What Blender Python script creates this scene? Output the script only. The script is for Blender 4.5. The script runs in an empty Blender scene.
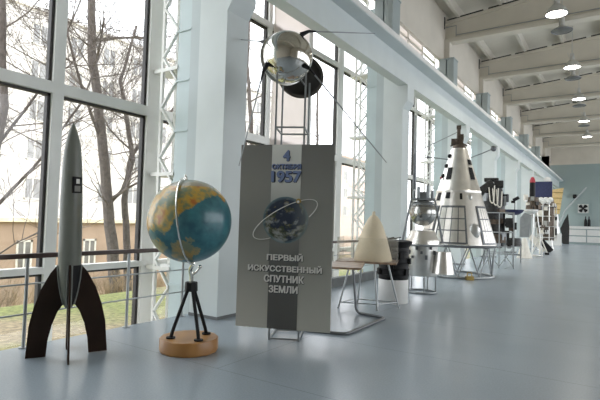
import bpy, bmesh, math, random
from mathutils import Vector, Matrix, noise
PI = math.pi
SC = bpy.context.scene
COL = SC.collection
rnd = random.Random(7)

# ------------------------------------------------------------------ materials
def newmat(name):
    m = bpy.data.materials.new(name); m.use_nodes = True
    nt = m.node_tree
    return m, nt, nt.nodes['Principled BSDF']

def mat(name, col, rough=0.5, metal=0.0, var=0.12, scale=6.0, bump=0.0, bscale=40.0, spec=0.5, coat=0.0):
    """procedural paint/metal: colour broken up by noise, optional bump"""
    m, nt, b = newmat(name)
    N, L = nt.nodes, nt.links
    tc = N.new('ShaderNodeTexCoord')
    no = N.new('ShaderNodeTexNoise'); no.inputs['Scale'].default_value = scale; no.inputs['Detail'].default_value = 5
    L.new(tc.outputs['Object'], no.inputs['Vector'])
    cr = N.new('ShaderNodeValToRGB')
    e = cr.color_ramp.elements
    e[0].position = 0.3; e[1].position = 0.7
    e[0].color = [max(0, c * (1 - var)) for c in col] + [1]
    e[1].color = [min(1, c * (1 + var)) for c in col] + [1]
    L.new(no.outputs['Fac'], cr.inputs['Fac'])
    L.new(cr.outputs['Color'], b.inputs['Base Color'])
    b.inputs['Roughness'].default_value = rough
    b.inputs['Metallic'].default_value = metal
    b.inputs['Specular IOR Level'].default_value = spec
    b.inputs['Coat Weight'].default_value = coat
    if bump:
        n2 = N.new('ShaderNodeTexNoise'); n2.inputs['Scale'].default_value = bscale; n2.inputs['Detail'].default_value = 3
        L.new(tc.outputs['Object'], n2.inputs['Vector'])
        bp = N.new('ShaderNodeBump'); bp.inputs['Strength'].default_value = bump; bp.inputs['Distance'].default_value = 0.02
        L.new(n2.outputs['Fac'], bp.inputs['Height']); L.new(bp.outputs['Normal'], b.inputs['Normal'])
    return m

def mat_floor():
    m, nt, b = newmat('blue_grey_linoleum')
    N, L = nt.nodes, nt.links
    tc = N.new('ShaderNodeTexCoord')
    n1 = N.new('ShaderNodeTexNoise'); n1.inputs['Scale'].default_value = 0.7; n1.inputs['Detail'].default_value = 6
    n2 = N.new('ShaderNodeTexNoise'); n2.inputs['Scale'].default_value = 60; n2.inputs['Detail'].default_value = 3
    L.new(tc.outputs['Object'], n1.inputs['Vector']); L.new(tc.outputs['Object'], n2.inputs['Vector'])
    c1 = N.new('ShaderNodeValToRGB'); e = c1.color_ramp.elements
    e[0].position = .3; e[1].position = .72
    e[0].color = (.300, .350, .392, 1); e[1].color = (.330, .382, .425, 1)
    L.new(n1.outputs['Fac'], c1.inputs['Fac'])
    c2 = N.new('ShaderNodeValToRGB'); e = c2.color_ramp.elements
    e[0].position = .35; e[1].position = .65
    e[0].color = (.90, .90, .90, 1); e[1].color = (1, 1, 1, 1)
    L.new(n2.outputs['Fac'], c2.inputs['Fac'])
    mx = N.new('ShaderNodeMix'); mx.data_type = 'RGBA'; mx.blend_type = 'MULTIPLY'; mx.inputs[0].default_value = 1
    L.new(c1.outputs['Color'], mx.inputs[6]); L.new(c2.outputs['Color'], mx.inputs[7])
    # sheet seams
    br = N.new('ShaderNodeTexBrick'); br.inputs['Scale'].default_value = 1.0
    br.inputs['Brick Width'].default_value = 9.0; br.inputs['Row Height'].default_value = 1.8
    br.inputs['Mortar Size'].default_value = 0.004; br.offset = 0.37
    br.inputs['Color1'].default_value = (1, 1, 1, 1); br.inputs['Color2'].default_value = (1, 1, 1, 1); br.inputs['Mortar'].default_value = (.62, .62, .62, 1)
    L.new(tc.outputs['Object'], br.inputs['Vector'])
    m2 = N.new('ShaderNodeMix'); m2.data_type = 'RGBA'; m2.blend_type = 'MULTIPLY'; m2.inputs[0].default_value = 1
    L.new(mx.outputs[2], m2.inputs[6]); L.new(br.outputs['Color'], m2.inputs[7])
    L.new(m2.outputs[2], b.inputs['Base Color'])
    b.inputs['Roughness'].default_value = .25
    return m

def mat_glass(name, tint=(1, 1, 1), gloss=1.0, haze=0.0, hazecol=(1, 1, 1)):
    m = bpy.data.materials.new(name); m.use_nodes = True
    nt = m.node_tree; N, L = nt.nodes, nt.links
    for n in list(N): N.remove(n)
    o = N.new('ShaderNodeOutputMaterial'); t = N.new('ShaderNodeBsdfTransparent'); g = N.new('ShaderNodeBsdfGlossy')
    t.inputs['Color'].default_value = (*tint, 1); g.inputs['Roughness'].default_value = 0.02
    # Schlick reflectance, the same from either side of the sheet
    ge = N.new('ShaderNodeNewGeometry'); dt = N.new('ShaderNodeVectorMath'); dt.operation = 'DOT_PRODUCT'
    L.new(ge.outputs['Incoming'], dt.inputs[0]); L.new(ge.outputs['Normal'], dt.inputs[1])
    def mt(op, a, b=0.0):
        n = N.new('ShaderNodeMath'); n.operation = op
        for i, v in enumerate((a, b)):
            if isinstance(v, float): n.inputs[i].default_value = v
            else: L.new(v, n.inputs[i])
        return n.outputs[0]
    k = mt('POWER', mt('SUBTRACT', 1.0, mt('ABSOLUTE', dt.outputs['Value'])), 5.0)
    k = mt('MULTIPLY', mt('ADD', mt('MULTIPLY', k, .96), .04), .5 * gloss)
    class ml: outputs = [k]
    mx = N.new('ShaderNodeMixShader')
    L.new(ml.outputs[0], mx.inputs[0]); L.new(t.outputs[0], mx.inputs[1]); L.new(g.outputs[0], mx.inputs[2])
    out = mx
    if haze:
        d = N.new('ShaderNodeBsdfDiffuse'); d.inputs['Color'].default_value = (*hazecol, 1)
        m3 = N.new('ShaderNodeMixShader'); m3.inputs[0].default_value = haze
        L.new(mx.outputs[0], m3.inputs[1]); L.new(d.outputs[0], m3.inputs[2]); out = m3
    L.new(out.outputs[0], o.inputs['Surface'])
    return m

def mat_blind(name, col):
    m = bpy.data.materials.new(name); m.use_nodes = True
    nt = m.node_tree; N, L = nt.nodes, nt.links
    for n in list(N): N.remove(n)
    o = N.new('ShaderNodeOutputMaterial'); t = N.new('ShaderNodeBsdfTranslucent'); d = N.new('ShaderNodeBsdfDiffuse')
    tc = N.new('ShaderNodeTexCoord'); no = N.new('ShaderNodeTexNoise'); no.inputs['Scale'].default_value = 3
    cr = N.new('ShaderNodeValToRGB'); e = cr.color_ramp.elements
    e[0].color = [c * .93 for c in col] + [1]; e[1].color = [*col, 1]
    L.new(tc.outputs['Object'], no.inputs['Vector']); L.new(no.outputs['Fac'], cr.inputs['Fac'])
    L.new(cr.outputs[0], t.inputs['Color']); L.new(cr.outputs[0], d.inputs['Color'])
    mx = N.new('ShaderNodeMixShader'); mx.inputs[0].default_value = .25
    L.new(t.outputs[0], mx.inputs[1]); L.new(d.outputs[0], mx.inputs[2]); L.new(mx.outputs[0], o.inputs['Surface'])
    return m

def mat_emit(name, col, s):
    m, nt, b = newmat(name)
    b.inputs['Base Color'].default_value = (.8, .8, .8, 1)
    b.inputs['Emission Color'].default_value = (*col, 1); b.inputs['Emission Strength'].default_value = s
    return m

def mat_attr(name, rough=.4, coat=0.0):
    m, nt, b = newmat(name)
    a = nt.nodes.new('ShaderNodeVertexColor'); a.layer_name = 'map'
    nt.links.new(a.outputs['Color'], b.inputs['Base Color'])
    b.inputs['Roughness'].default_value = rough; b.inputs['Coat Weight'].default_value = coat
    b.inputs['Coat Roughness'].default_value = .12
    return m

def mat_ramp(name, stops, z0, z1, rough=.45, metal=.0):
    """printed vertical gradient of a board"""
    m, nt, b = newmat(name)
    N, L = nt.nodes, nt.links
    tc = N.new('ShaderNodeTexCoord'); sp = N.new('ShaderNodeSeparateXYZ'); mr = N.new('ShaderNodeMapRange')
    mr.inputs['From Min'].default_value = z0; mr.inputs['From Max'].default_value = z1
    L.new(tc.outputs['Object'], sp.inputs[0]); L.new(sp.outputs['Z'], mr.inputs['Value'])
    cr = N.new('ShaderNodeValToRGB')
    while len(cr.color_ramp.elements) < len(stops): cr.color_ramp.elements.new(.5)
    for el, (p, c) in zip(cr.color_ramp.elements, stops): el.position = p; el.color = (*c, 1)
    L.new(mr.outputs[0], cr.inputs[0]); L.new(cr.outputs[0], b.inputs['Base Color'])
    b.inputs['Roughness'].default_value = rough; b.inputs['Metallic'].default_value = metal
    return m

def mat_wood(name, c1, c2, scale=3, rough=.45):
    m, nt, b = newmat(name)
    N, L = nt.nodes, nt.links
    tc = N.new('ShaderNodeTexCoord'); w = N.new('ShaderNodeTexWave')
    w.inputs['Scale'].default_value = scale; w.inputs['Distortion'].default_value = 6; w.inputs['Detail'].default_value = 3
    L.new(tc.outputs['Object'], w.inputs['Vector'])
    cr = N.new('ShaderNodeValToRGB'); e = cr.color_ramp.elements; e[0].color = (*c1, 1); e[1].color = (*c2, 1)
    L.new(w.outputs['Fac'], cr.inputs[0]); L.new(cr.outputs[0], b.inputs['Base Color']); b.inputs['Roughness'].default_value = rough
    return m

def mat_ground():
    m, nt, b = newmat('lawn_and_leaf_litter')
    N, L = nt.nodes, nt.links
    tc = N.new('ShaderNodeTexCoord')
    n1 = N.new('ShaderNodeTexNoise'); n1.inputs['Scale'].default_value = .35; n1.inputs['Detail'].default_value = 8
    L.new(tc.outputs['Object'], n1.inputs['Vector'])
    cr = N.new('ShaderNodeValToRGB'); e = cr.color_ramp.elements
    e[0].position = .42; e[1].position = .6
    e[0].color = (.22, .24, .08, 1); e[1].color = (.30, .24, .16, 1)
    L.new(n1.outputs['Fac'], cr.inputs[0])
    n2 = N.new('ShaderNodeTexNoise'); n2.inputs['Scale'].default_value = 9; n2.inputs['Detail'].default_value = 6
    L.new(tc.outputs['Object'], n2.inputs['Vector'])
    c2 = N.new('ShaderNodeValToRGB'); e = c2.color_ramp.elements
    e[0].position = .35; e[1].position = .65; e[0].color = (.55, .55, .5, 1); e[1].color = (1.2, 1.2, 1.1, 1)
    L.new(n2.outputs['Fac'], c2.inputs[0])
    mx = N.new('ShaderNodeMix'); mx.data_type = 'RGBA'; mx.blend_type = 'MULTIPLY'; mx.inputs[0].default_value = 1
    L.new(cr.outputs[0], mx.inputs[6]); L.new(c2.outputs[0], mx.inputs[7]); L.new(mx.outputs[2], b.inputs['Base Color'])
    b.inputs['Roughness'].default_value = .9
    return m

def mat_brick(name, c1, c2, mo, s=3):
    m, nt, b = newmat(name)
    N, L = nt.nodes, nt.links
    tc = N.new('ShaderNodeTexCoord'); mp = N.new('ShaderNodeMapping'); mp.inputs['Rotation'].default_value = (PI / 2, 0, PI / 2)
    L.new(tc.outputs['Object'], mp.inputs[0])
    br = N.new('ShaderNodeTexBrick'); br.inputs['Scale'].default_value = s
    br.inputs['Color1'].default_value = (*c1, 1); br.inputs['Color2'].default_value = (*c2, 1); br.inputs['Mortar'].default_value = (*mo, 1)
    L.new(mp.outputs[0], br.inputs['Vector']); L.new(br.outputs['Color'], b.inputs['Base Color']); b.inputs['Roughness'].default_value = .9
    return m

M = dict(
    floor=mat_floor(),
    concrete=mat('pale_blue_painted_concrete', (.575, .625, .625), .5, var=.04, scale=1.5, bump=.05, bscale=12),
    steel=mat('blue_grey_painted_steel', (.47, .56, .57), .4, var=.05, scale=2),
    upper_steel=mat('dull_grey_blue_steel', (.33, .38, .385), .5, var=.05, scale=2),
    steel_dark=mat('grey_painted_steel', (.42, .48, .49), .45, var=.05, scale=2),
    frame=mat('white_window_frame', (.80, .80, .77), .4, var=.04, scale=3),
    gasket=mat('dark_window_gasket', (.03, .027, .025), .6, var=.1),
    cream=mat('cream_plaster', (.62, .58, .51), .8, var=.05, scale=1.2),
    cream_girder=mat('cream_concrete_girder', (.60, .56, .48), .75, var=.06, scale=1.0),
    slab=mat('cream_roof_slab', (.60, .57, .50), .8, var=.06, scale=1.0),
    slot=mat('dark_gap', (.03, .03, .028), .9),
    farwall=mat('blue_plaster', (.30, .37, .37), .8, var=.04, scale=.6),
    glass=mat_glass('window_glass'),
    plexi=mat_glass('milky_plexiglass', (.985, .98, .965), 1.0, .07, (.88, .86, .8)),
    blind=mat_blind('pinkish_white_blind', (.88, .84, .82)),
    rail=mat_wood('dark_varnished_wood', (.030, .014, .010), (.055, .025, .018), 5, .35),
    grey_curb=mat('dark_grey_curb', (.13, .14, .14), .6),
    rocket=mat('grey_green_rocket_paint', (.165, .175, .15), .4, var=.06, scale=4),
    rocket_edge=mat('pale_fillet_paint', (.22, .23, .21), .4, var=.05),
    fin=mat('dark_brown_fin_paint', (.026, .014, .009), .5, var=.2, scale=5, spec=.2),
    black=mat('black_paint', (.010, .010, .011), .5, var=.2, spec=.25),
    chrome=mat('polished_chrome', (.78, .77, .73), .12, 1.0, var=.04),
    sputnik=mat('polished_sphere_metal', (.66, .64, .60), .10, 1.0, var=.06, scale=5, bump=.02, bscale=3),
    bronze=mat('dark_shell_metal', (.10, .095, .085), .45, .7, var=.2, scale=5),
    shell=mat('dark_shell_inside', (.045, .043, .040), .5, .2, var=.2, scale=5),
    alu=mat('dull_aluminium', (.62, .62, .60), .33, .9, var=.12, scale=5),
    alu_mid=mat('grey_sphere_aluminium', (.42, .42, .40), .22, .9, var=.15, scale=6),
    alu_b=mat('bright_foil_aluminium', (.80, .77, .72), .30, .85, var=.10, scale=4, bump=.15, bscale=9),
    alu_d=mat('grey_stand_metal', (.30, .32, .33), .4, .6, var=.1),
    tube=mat('dark_tube_steel', (.16, .17, .18), .35, .6, var=.1),
    tube_l=mat('light_grey_tube', (.42, .44, .45), .35, .5, var=.1),
    table=mat_wood('brown_edged_board', (.20, .13, .085), (.30, .20, .13), 2, .4),
    disc=mat_wood('honey_plywood', (.36, .17, .05), (.44, .22, .07), 1.2, .35),
    cream_cone=mat('cream_capsule_paint', (.66, .57, .41), .5, var=.07, scale=5),
    white=mat('white_paint', (.72, .72, .70), .45, var=.04),
    white_warm=mat('off_white_paint', (.70, .67, .60), .5, var=.08),
    dark=mat('dark_instrument_metal', (.028, .028, .027), .45, .3, var=.4, scale=14),
    brown=mat('brown_instrument_metal', (.11, .085, .065), .45, .5, var=.4, scale=14),
    navy=mat('navy_cloth', (.022, .028, .085), .55, var=.25, scale=10),
    gold=mat('gold_foil_panel', (.74, .55, .27), .45, .3, var=.12, scale=9),
    red=mat('red_cap_paint', (.42, .03, .05), .4),
    brass=mat('brass_weight', (.42, .30, .10), .35, .8, var=.2),
    lamp=mat('grey_lamp_shade', (.50, .50, .48), .4, .3, var=.05),
    lamp_lit=mat_emit('lit_lamp_glass', (1, .96, .88), 14),
    lamp_off=mat('unlit_lamp_glass', (.12, .12, .11), .3),
    globe=mat_attr('globe_map', .35, .35),
    earthpic=mat_attr('printed_earth', .5),
    side_print=mat_ramp('printed_grey_side', [(0, (.47, .465, .41)), (.45, (.27, .268, .24)), (1, (.145, .145, .132))], .15, 2.43),
    strip_print=mat_ramp('printed_centre_strip', [(0, (.085, .085, .080)), (.28, (.11, .11, .102)), (.55, (.22, .22, .205)), (.8, (.50, .51, .47)), (1, (.60, .61, .57))], .15, 2.43),
    text_w=mat('silver_lettering', (.72, .71, .67), .4, var=.03),
    text_b=mat('blue_lettering', (.14, .19, .33), .4, var=.05),
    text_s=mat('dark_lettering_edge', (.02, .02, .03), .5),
    bark=mat('grey_bark', (.13, .11, .10), .9, var=.25, scale=8),
    twig=mat('brown_twigs', (.15, .125, .11), .9, var=.2, scale=3),
    ground=mat_ground(),
    facade=mat('pale_beige_facade', (.66, .63, .59), .9, var=.06, scale=.4),
    facade_b=mat('pale_yellow_facade', (.82, .72, .52), .9, var=.06, scale=.4),
    peach=mat('peach_plaster', (.40, .29, .21), .9, var=.14, scale=.7),
    brick=mat_brick('pink_brick', (.58, .40, .34), (.52, .34, .28), (.62, .5, .44), 2),
    pane=mat('grey_window_pane', (.29, .29, .29), .7, var=.2, scale=1),
    pane_d=mat('dark_window_pane', (.20, .19, .18), .3, var=.3, scale=1),
    shrub=mat('dry_brown_shrub', (.33, .25, .16), .9, var=.3, scale=6),
)

# ------------------------------------------------------------------ mesh helpers
class B:
    def __init__(s): s.bm = bmesh.new()
    def box(s, c, size, M4=None):
        r = bmesh.ops.create_cube(s.bm, size=1.0)
        T = Matrix.Translation(Vector(c)) @ (M4.to_4x4() if M4 is not None else Matrix.Identity(4)) @ Matrix.Diagonal((*size, 1))
        bmesh.ops.transform(s.bm, matrix=T, verts=r['verts']); return s
    def span(s, a, b):
        a, b = Vector(a), Vector(b); return s.box((a + b) / 2, [abs(x) for x in (b - a)])
    def bar(s, a, b, w, h=None, up=(0, 0, 1)):
        """rectangular bar between two points"""
        a, b = Vector(a), Vector(b); d = b - a; h = h or w
        z = d.normalized(); u = Vector(up)
        if abs(z.dot(u)) > .98: u = Vector((0, 1, 0))
        x = u.cross(z).normalized(); y = z.cross(x)
        R = Matrix((x, y, z)).transposed()
        return s.box((a + b) / 2, (w, h, d.length), R)
    def cyl(s, a, b, r0, r1=None, n=16, caps=True):
        a, b = Vector(a), Vector(b); d = b - a
        r1 = r0 if r1 is None else r1
        R = d.to_track_quat('Z', 'Y').to_matrix().to_4x4()
        bmesh.ops.create_cone(s.bm, cap_ends=caps, segments=n, radius1=r0, radius2=r1, depth=d.length,
                              matrix=Matrix.Translation((a + b) / 2) @ R)
        return s
    def tube(s, pts, r, n=8, closed=False, r1=None):
        pts = [Vector(p) for p in pts]; k = len(pts); rings = []
        t0 = None; x = None
        for i, p in enumerate(pts):
            if closed: t = (pts[(i + 1) % k] - pts[i - 1]).normalized()
            else: t = (pts[min(i + 1, k - 1)] - pts[max(i - 1, 0)]).normalized()
            if x is None:
                u = Vector((0, 0, 1)) if abs(t.z) < .9 else Vector((1, 0, 0)); x = u.cross(t).normalized()
            else:
                x = (x - t * x.dot(t)).normalized()
            y = t.cross(x)
            rr = r if r1 is None else r + (r1 - r) * i / max(1, k - 1)
            rings.append([s.bm.verts.new(p + (x * math.cos(2 * PI * j / n) + y * math.sin(2 * PI * j / n)) * rr) for j in range(n)])
        m = k if closed else k - 1
        for i in range(m):
            A, C = rings[i], rings[(i + 1) % k]
            for j in range(n): s.bm.faces.new((A[j], A[(j + 1) % n], C[(j + 1) % n], C[j]))
        if not closed:
            s.bm.faces.new(rings[0][::-1]); s.bm.faces.new(rings[-1])
        return s
    def lathe(s, prof, n=32, c=(0, 0, 0), a0=0, a1=2 * PI, R=None):
        c = Vector(c); full = abs(a1 - a0 - 2 * PI) < 1e-6; rings = []
        m = n if full else n + 1
        for r, z in prof:
            if r < 1e-6 and full: rings.append([s.bm.verts.new(c + (R @ Vector((0, 0, z)) if R else Vector((0, 0, z))))]); continue
            ring = []
            for j in range(m):
                a = a0 + (a1 - a0) * j / n; v = Vector((r * math.cos(a), r * math.sin(a), z))
                ring.append(s.bm.verts.new(c + (R @ v if R else v)))
            rings.append(ring)
        for A, C in zip(rings, rings[1:]):
            for j in range(n):
                q = [A[j % len(A)], A[(j + 1) % len(A)], C[(j + 1) % len(C)], C[j % len(C)]]
                q2 = []
                for v in q:
                    if v not in q2: q2.append(v)
                if len(q2) > 2:
                    try: s.bm.faces.new(q2)
                    except ValueError: pass
        return s
    def prism(s, poly, origin, ux, uy, th):
        """polygon in the plane (ux,uy), thickness th along its normal, centred"""
        o, ux, uy = Vector(origin), Vector(ux), Vector(uy); n = ux.cross(uy).normalized()
        A = [s.bm.verts.new(o + ux * p[0] + uy * p[1] + n * th / 2) for p in poly]
        C = [s.bm.verts.new(o + ux * p[0] + uy * p[1] - n * th / 2) for p in poly]
        s.bm.faces.new(A); s.bm.faces.new(C[::-1]); k = len(poly)
        for i in range(k): s.bm.faces.new((A[i], C[i], C[(i + 1) % k], A[(i + 1) % k]))
        return s
    def ball(s, c, r, n=16, sc=(1, 1, 1)):
        bmesh.ops.create_uvsphere(s.bm, u_segments=n, v_segments=max(6, n // 2), radius=1.0,
                                  matrix=Matrix.Translation(Vector(c)) @ Matrix.Diagonal((r * sc[0], r * sc[1], r * sc[2], 1)))
        return s
    def obj(s, name, m, parent=None, loc=(0, 0, 0), smooth=35, bevel=0):
        if bevel:
            es = [e for e in s.bm.edges if len(e.link_faces) == 2 and e.calc_face_angle(0) > .6]
            bmesh.ops.bevel(s.bm, geom=es, offset=bevel, segments=2, affect='EDGES', profile=.6)
        bmesh.ops.recalc_face_normals(s.bm, faces=s.bm.faces)
        me = bpy.data.meshes.new(name); s.bm.to_mesh(me); s.bm.free()
        if isinstance(m, str): m = M[m]
        me.materials.append(m)
        if smooth:
            me.shade_smooth(); me.set_sharp_from_angle(angle=math.radians(smooth))
        o = bpy.data.objects.new(name, me); COL.objects.link(o)
        o.location = loc
        if parent: o.parent = parent
        return o

def tag(o, label, cat, group=None, kind=None):
    o['label'] = label; o['category'] = cat
    if group: o['group'] = group
    if kind: o['kind'] = kind
    return o
def thing(name, label, cat, loc=(0, 0, 0), rz=0, group=None):
    o = bpy.data.objects.new(name, None); COL.objects.link(o)
    o.empty_display_size = .1; o.location = loc; o.rotation_euler = (0, 0, rz)
    return tag(o, label, cat, group)
def struct(o, label=None):
    o['kind'] = 'structure'
    if label: o['label'] = label; o['category'] = label.split()[-1]
    return o
def sroot(name, label=None, cat=None):
    o = bpy.data.objects.new(name, None); COL.objects.link(o); o['kind'] = 'structure'
    if label: o['label'] = label
    if cat: o['category'] = cat
    return o
def facing(x, y): return math.atan2(-x, y)          # local +Y points away from the visitor's viewpoint
def circle(c, r, n=32, ax=(1, 0, 0), ay=(0, 1, 0)):
    c, ax, ay = Vector(c), Vector(ax), Vector(ay)
    return [c + (ax * math.cos(2 * PI * i / n) + ay * math.sin(2 * PI * i / n)) * r for i in range(n)]
def rounded(pts, r=.06, k=5):
    """polyline with rounded corners"""
    pts = [Vector(p) for p in pts]; out = [pts[0]]
    for a, b, c in zip(pts, pts[1:], pts[2:]):
        p = b + (a - b).normalized() * r; q = b + (c - b).normalized() * r
        for i in range(k + 1):
            t = i / k; out.append(p * (1 - t) ** 2 + b * 2 * t * (1 - t) + q * t * t)
    return out + [pts[-1]]
def copy_tree(o, parent=None):
    c = o.copy(); COL.objects.link(c)
    if parent: c.parent = parent
    for ch in list(o.children): copy_tree(ch, c)
    return c

# ------------------------------------------------------------------ the hall
COLY = [-1.0, 5.25, 12.27, 18.3, 23.9, 29.5, 35.0, 40.6, 46.2]
GX = -6.65            # glazing plane
EX = -5.55            # edge of the gallery floor
RX = 8.6              # far side wall (behind / right of the viewpoint)
Y0, Y1 = -6.0, 52.0

struct(B().span((EX, Y0, -.35), (RX, Y1, 0)).obj('floor', 'floor', smooth=0))

# columns with corbels
for i, y in enumerate(COLY):
    b = B()
    poly = [(-5.47, 0), (-4.9, 0), (-4.9, 4.62), (-4.77, 4.82), (-4.77, 5.25), (-5.05, 5.25), (-5.05, 5.95), (-5.47, 5.95)]
    b.prism([(p[0], p[1]) for p in poly], (0, y + .25, 0), (1, 0, 0), (0, 0, 1), .5)
    c = struct(b.obj('column', 'concrete', smooth=0))
    bb = B(); bb.span((-5.48, y - .008, 0), (-4.892, y + .508, .045)); bb.obj('skirting', 'grey_curb', c, smooth=0)
    # steel channel between the column and the glass
    b = B()
    b.span((-6.0, y + .05, -1.4), (-5.475, y + .30, 7.6))
    for k in range(9): b.span((-6.01, y + .03, .4 + k * .82), (-5.70, y + .06, .43 + k * .82))
    st = struct(b.obj('steel_post', 'steel', smooth=0))
    B().span((-5.70, y + .035, -1.4), (-5.478, y + .05, 7.6)).obj('web', 'steel_dark', st, smooth=0)
    # zigzag lattice between the post and the glass
    b = B()
    for yy in (y + .06, y + .36):
        b.span((-6.39, yy - .025, -1.4), (-6.34, yy + .025, 7.6))
        z = -.9; side = 0; h = .42
        while z < 7.2:
            xa, xb = (-6.36, -6.01) if side == 0 else (-6.01, -6.36)
            b.bar((xa, yy, z), (xb, yy, z + h), .055, .03); z += h; side = 1 - side
    for z in (.62, 2.16, 3.9, 5.7): b.span((-6.55, y + .03, z), (-5.99, y + .39, z + .06))
    struct(b.obj('lattice_post', 'frame', smooth=0))

# crane runway beam
b = B()
b.span((-5.05, Y0, 5.25), (-4.77, Y1, 5.88)); b.span((-5.4, Y0, 5.88), (-4.44, Y1, 6.0))
bm_ = struct(b.obj('crane_beam', 'concrete', smooth=0))
B().span((-4.99, Y0, 6.0), (-4.91, Y1, 6.09)).obj('crane_rail', 'steel_dark', bm_, smooth=0)
B().span((-4.44, Y0, 5.90), (-4.425, Y1, 6.02)).obj('flange_edge', 'white', bm_, smooth=0)

# upper wall, roof
struct(B().span((-5.62, Y0, 7.58), (-5.5, Y1, 10.1)).obj('wall_left', 'cream', smooth=0))
XR = 1.55
def zr(x): return 9.46 + .085 * (min(x, 2 * XR - x) + 5.5)
b = B()
for xa, xb in ((-6.9, XR), (XR, RX + .3)):
    za, zb = zr(max(xa, -6.9)), zr(xb)
    b.prism([(xa, za + .02), (xb, zb + .02), (xb, zb + .16), (xa, za + .16)], (0, (Y0 + Y1) / 2, 0), (1, 0, 0), (0, 0, 1), Y1 - Y0)
x = -5.0
while x < 8.3:
    z = zr(x); b.prism([(x - .09, z + .04), (x + .09, z + .04), (x + .06, z - .26), (x - .06, z - .26)], (0, (Y0 + Y1) / 2, 0), (1, 0, 0), (0, 0, 1), Y1 - Y0); x += 1.48
struct(b.obj('ceiling', 'slab', smooth=0))
GY = [-4.0, 1.2, 6.8, 12.4, 18.0, 23.4, 29.0, 34.9, 40.4, 46.2]
for gy in GY:
    b = B()
    pl = [(-5.5, 8.46)] + [(RX - .1, 8.46)] + [(RX - .1, zr(RX - .1) - .30), (XR, zr(XR) - .30), (-5.5, zr(-5.5) - .30)]
    b.prism(pl, (0, gy, 0), (1, 0, 0), (0, 0, 1), .16)
    b.span((-5.5, gy - .2, 8.34), (RX - .1, gy + .2, 8.47))
    for xa, xb in ((-5.5, XR), (XR, RX - .1)):
        b.prism([(xa, zr(xa) - .40), (xb, zr(xb) - .40), (xb, zr(xb) - .29), (xa, zr(xa) - .29)], (0, gy, 0), (1, 0, 0), (0, 0, 1), .34)
    g = struct(b.obj('roof_girder', 'cream_girder', smooth=0))
    b = B()
    xs = -5.42
    while xs < 8.0:
        xe = min(xs + 1.30, 8.3); xm = (xs + xe) / 2
        if xs < XR < xe: xs += 1.48; continue
        b.prism([(xs, zr(xs) - .31), (xe, zr(xe) - .31), (xe, zr(xe) - .23), (xs, zr(xs) - .23)], (0, gy - .1, 0), (1, 0, 0), (0, 0, 1), .12); xs += 1.48
    b.span((-5.52, gy - .28, 8.85), (-5.47, gy - .22, 9.3))
    b.obj('joint_gap', 'slot', g, smooth=0)
    b = B(); b.tube([(-5.45, gy - .25, 8.9), (-5.05, gy - .25, 8.9), (-5.05, gy - .25, 8.5)], .018, 6); b.tube([(-5.05, gy - .25, 8.54), (5.0, gy - .25, 8.54)], .016, 6)
    b.obj('conduit', 'alu_d', g)
    # pier under the girder
    b = B(); b.span((-5.5, gy - .2, 7.58), (-5.3, gy + .2, 8.34)); struct(b.obj('pier', 'cream', smooth=0))

# side walls out of view, end walls
struct(B().span((-6.3, Y0, 8.45), (-6.12, Y1, 10.1)).obj('wall_left_upper', 'cream', smooth=0))
b = B(); b.span((RX, Y0, 0), (RX + .3, Y1, 1.1)); b.span((RX, Y0, 6.6), (RX + .3, Y1, 10.1)); b.span((RX, Y0, 1.1), (RX + .3, 3.5, 6.6))  # unseen near stretch added without windows, to cut light on the near exhibits
yy = Y0
while yy < Y1: b.span((RX, yy, 1.1), (RX + .3, yy + .9, 6.6)); yy += 5.8
struct(b.obj('wall_right', 'cream', smooth=0))
struct(B().span((EX - 1.4, Y0 - .3, -.35), (RX + .3, Y0, 10.6)).obj('wall_back', 'cream', smooth=0))
w = struct(B().span((EX - 1.4, Y1, -.35), (RX + .3, Y1 + .3, 7.5)).obj('wall_front', 'farwall', smooth=0))
B().span((EX - 1.4, Y1, 7.5), (RX + .3, Y1 + .3, 10.6)).obj('upper_wall', 'cream', w, smooth=0)
struct(B().span((-5.5, 6.0, 0), (-5.36, 11.9, .20)).obj('trim_1', 'grey_curb', smooth=0))

# glazing
def glazing(idx, ya, yb, mull, blinds=()):
    r = sroot('window_%d' % idx)
    f = B(); g = B()
    zt = [-1.4, .70, 3.17, 5.85, 7.55]
    for y, w in mull:
        f.span((GX - .06, y, -1.4), (GX + .08, y + w, 7.55)); g.span((GX - .05, y - .045, -1.4), (GX + .03, y, 7.55))
    for z, h in ((.66, .09), (3.17, .16), (5.82, .13), (7.5, .1)):
        f.span((GX - .06, ya, z), (GX + .085, yb, z + h)); g.span((GX - .05, ya, z - .035), (GX + .03, yb, z))
    f.obj('window_frame', 'frame', r, smooth=0); g.obj('gasket', 'gasket', r, smooth=0)
    ys = [ya] + [y + w / 2 for y, w in mull if ya < y < yb] + [yb]
    for a, c in zip(ys, ys[1:]):
        B().span((GX - .006, a, -1.4), (GX, c, 7.5)).obj('pane', 'glass', r, smooth=0)
    return r
GT = 7.55
glazing(1, Y0, -1.0, [(-4.2, .15), (-2.6, .15), (-1.1, .2)])
glazing(2, -1.0, 5.4, [(.3, .15), (1.95, .15), (3.58, .16), (5.19, .25)])
glazing(3, 5.4, 11.9, [(8.42, .13), (10.11, .17), (11.66, .30)])
for k in range(2, len(COLY)):
    a = COLY[k] - .4 if k > 2 else 11.9
    e = COLY[k + 1] - .4 if k + 1 < len(COLY) else Y1
    n = 3; st = (e - a) / n
    glazing(k + 2, a, e, [(a + st * (j + 1) - .12, .16 if j < n - 1 else .22) for j in range(n)])
# pale blind drawn over one pane
tag(B().span((GX + .10, 8.56, .8), (GX + .12, 10.03, 7.4)).obj('roller_blind', 'blind', smooth=0),
    'tall pinkish white blind covering one window pane behind the satellite stand', 'blind')

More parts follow.
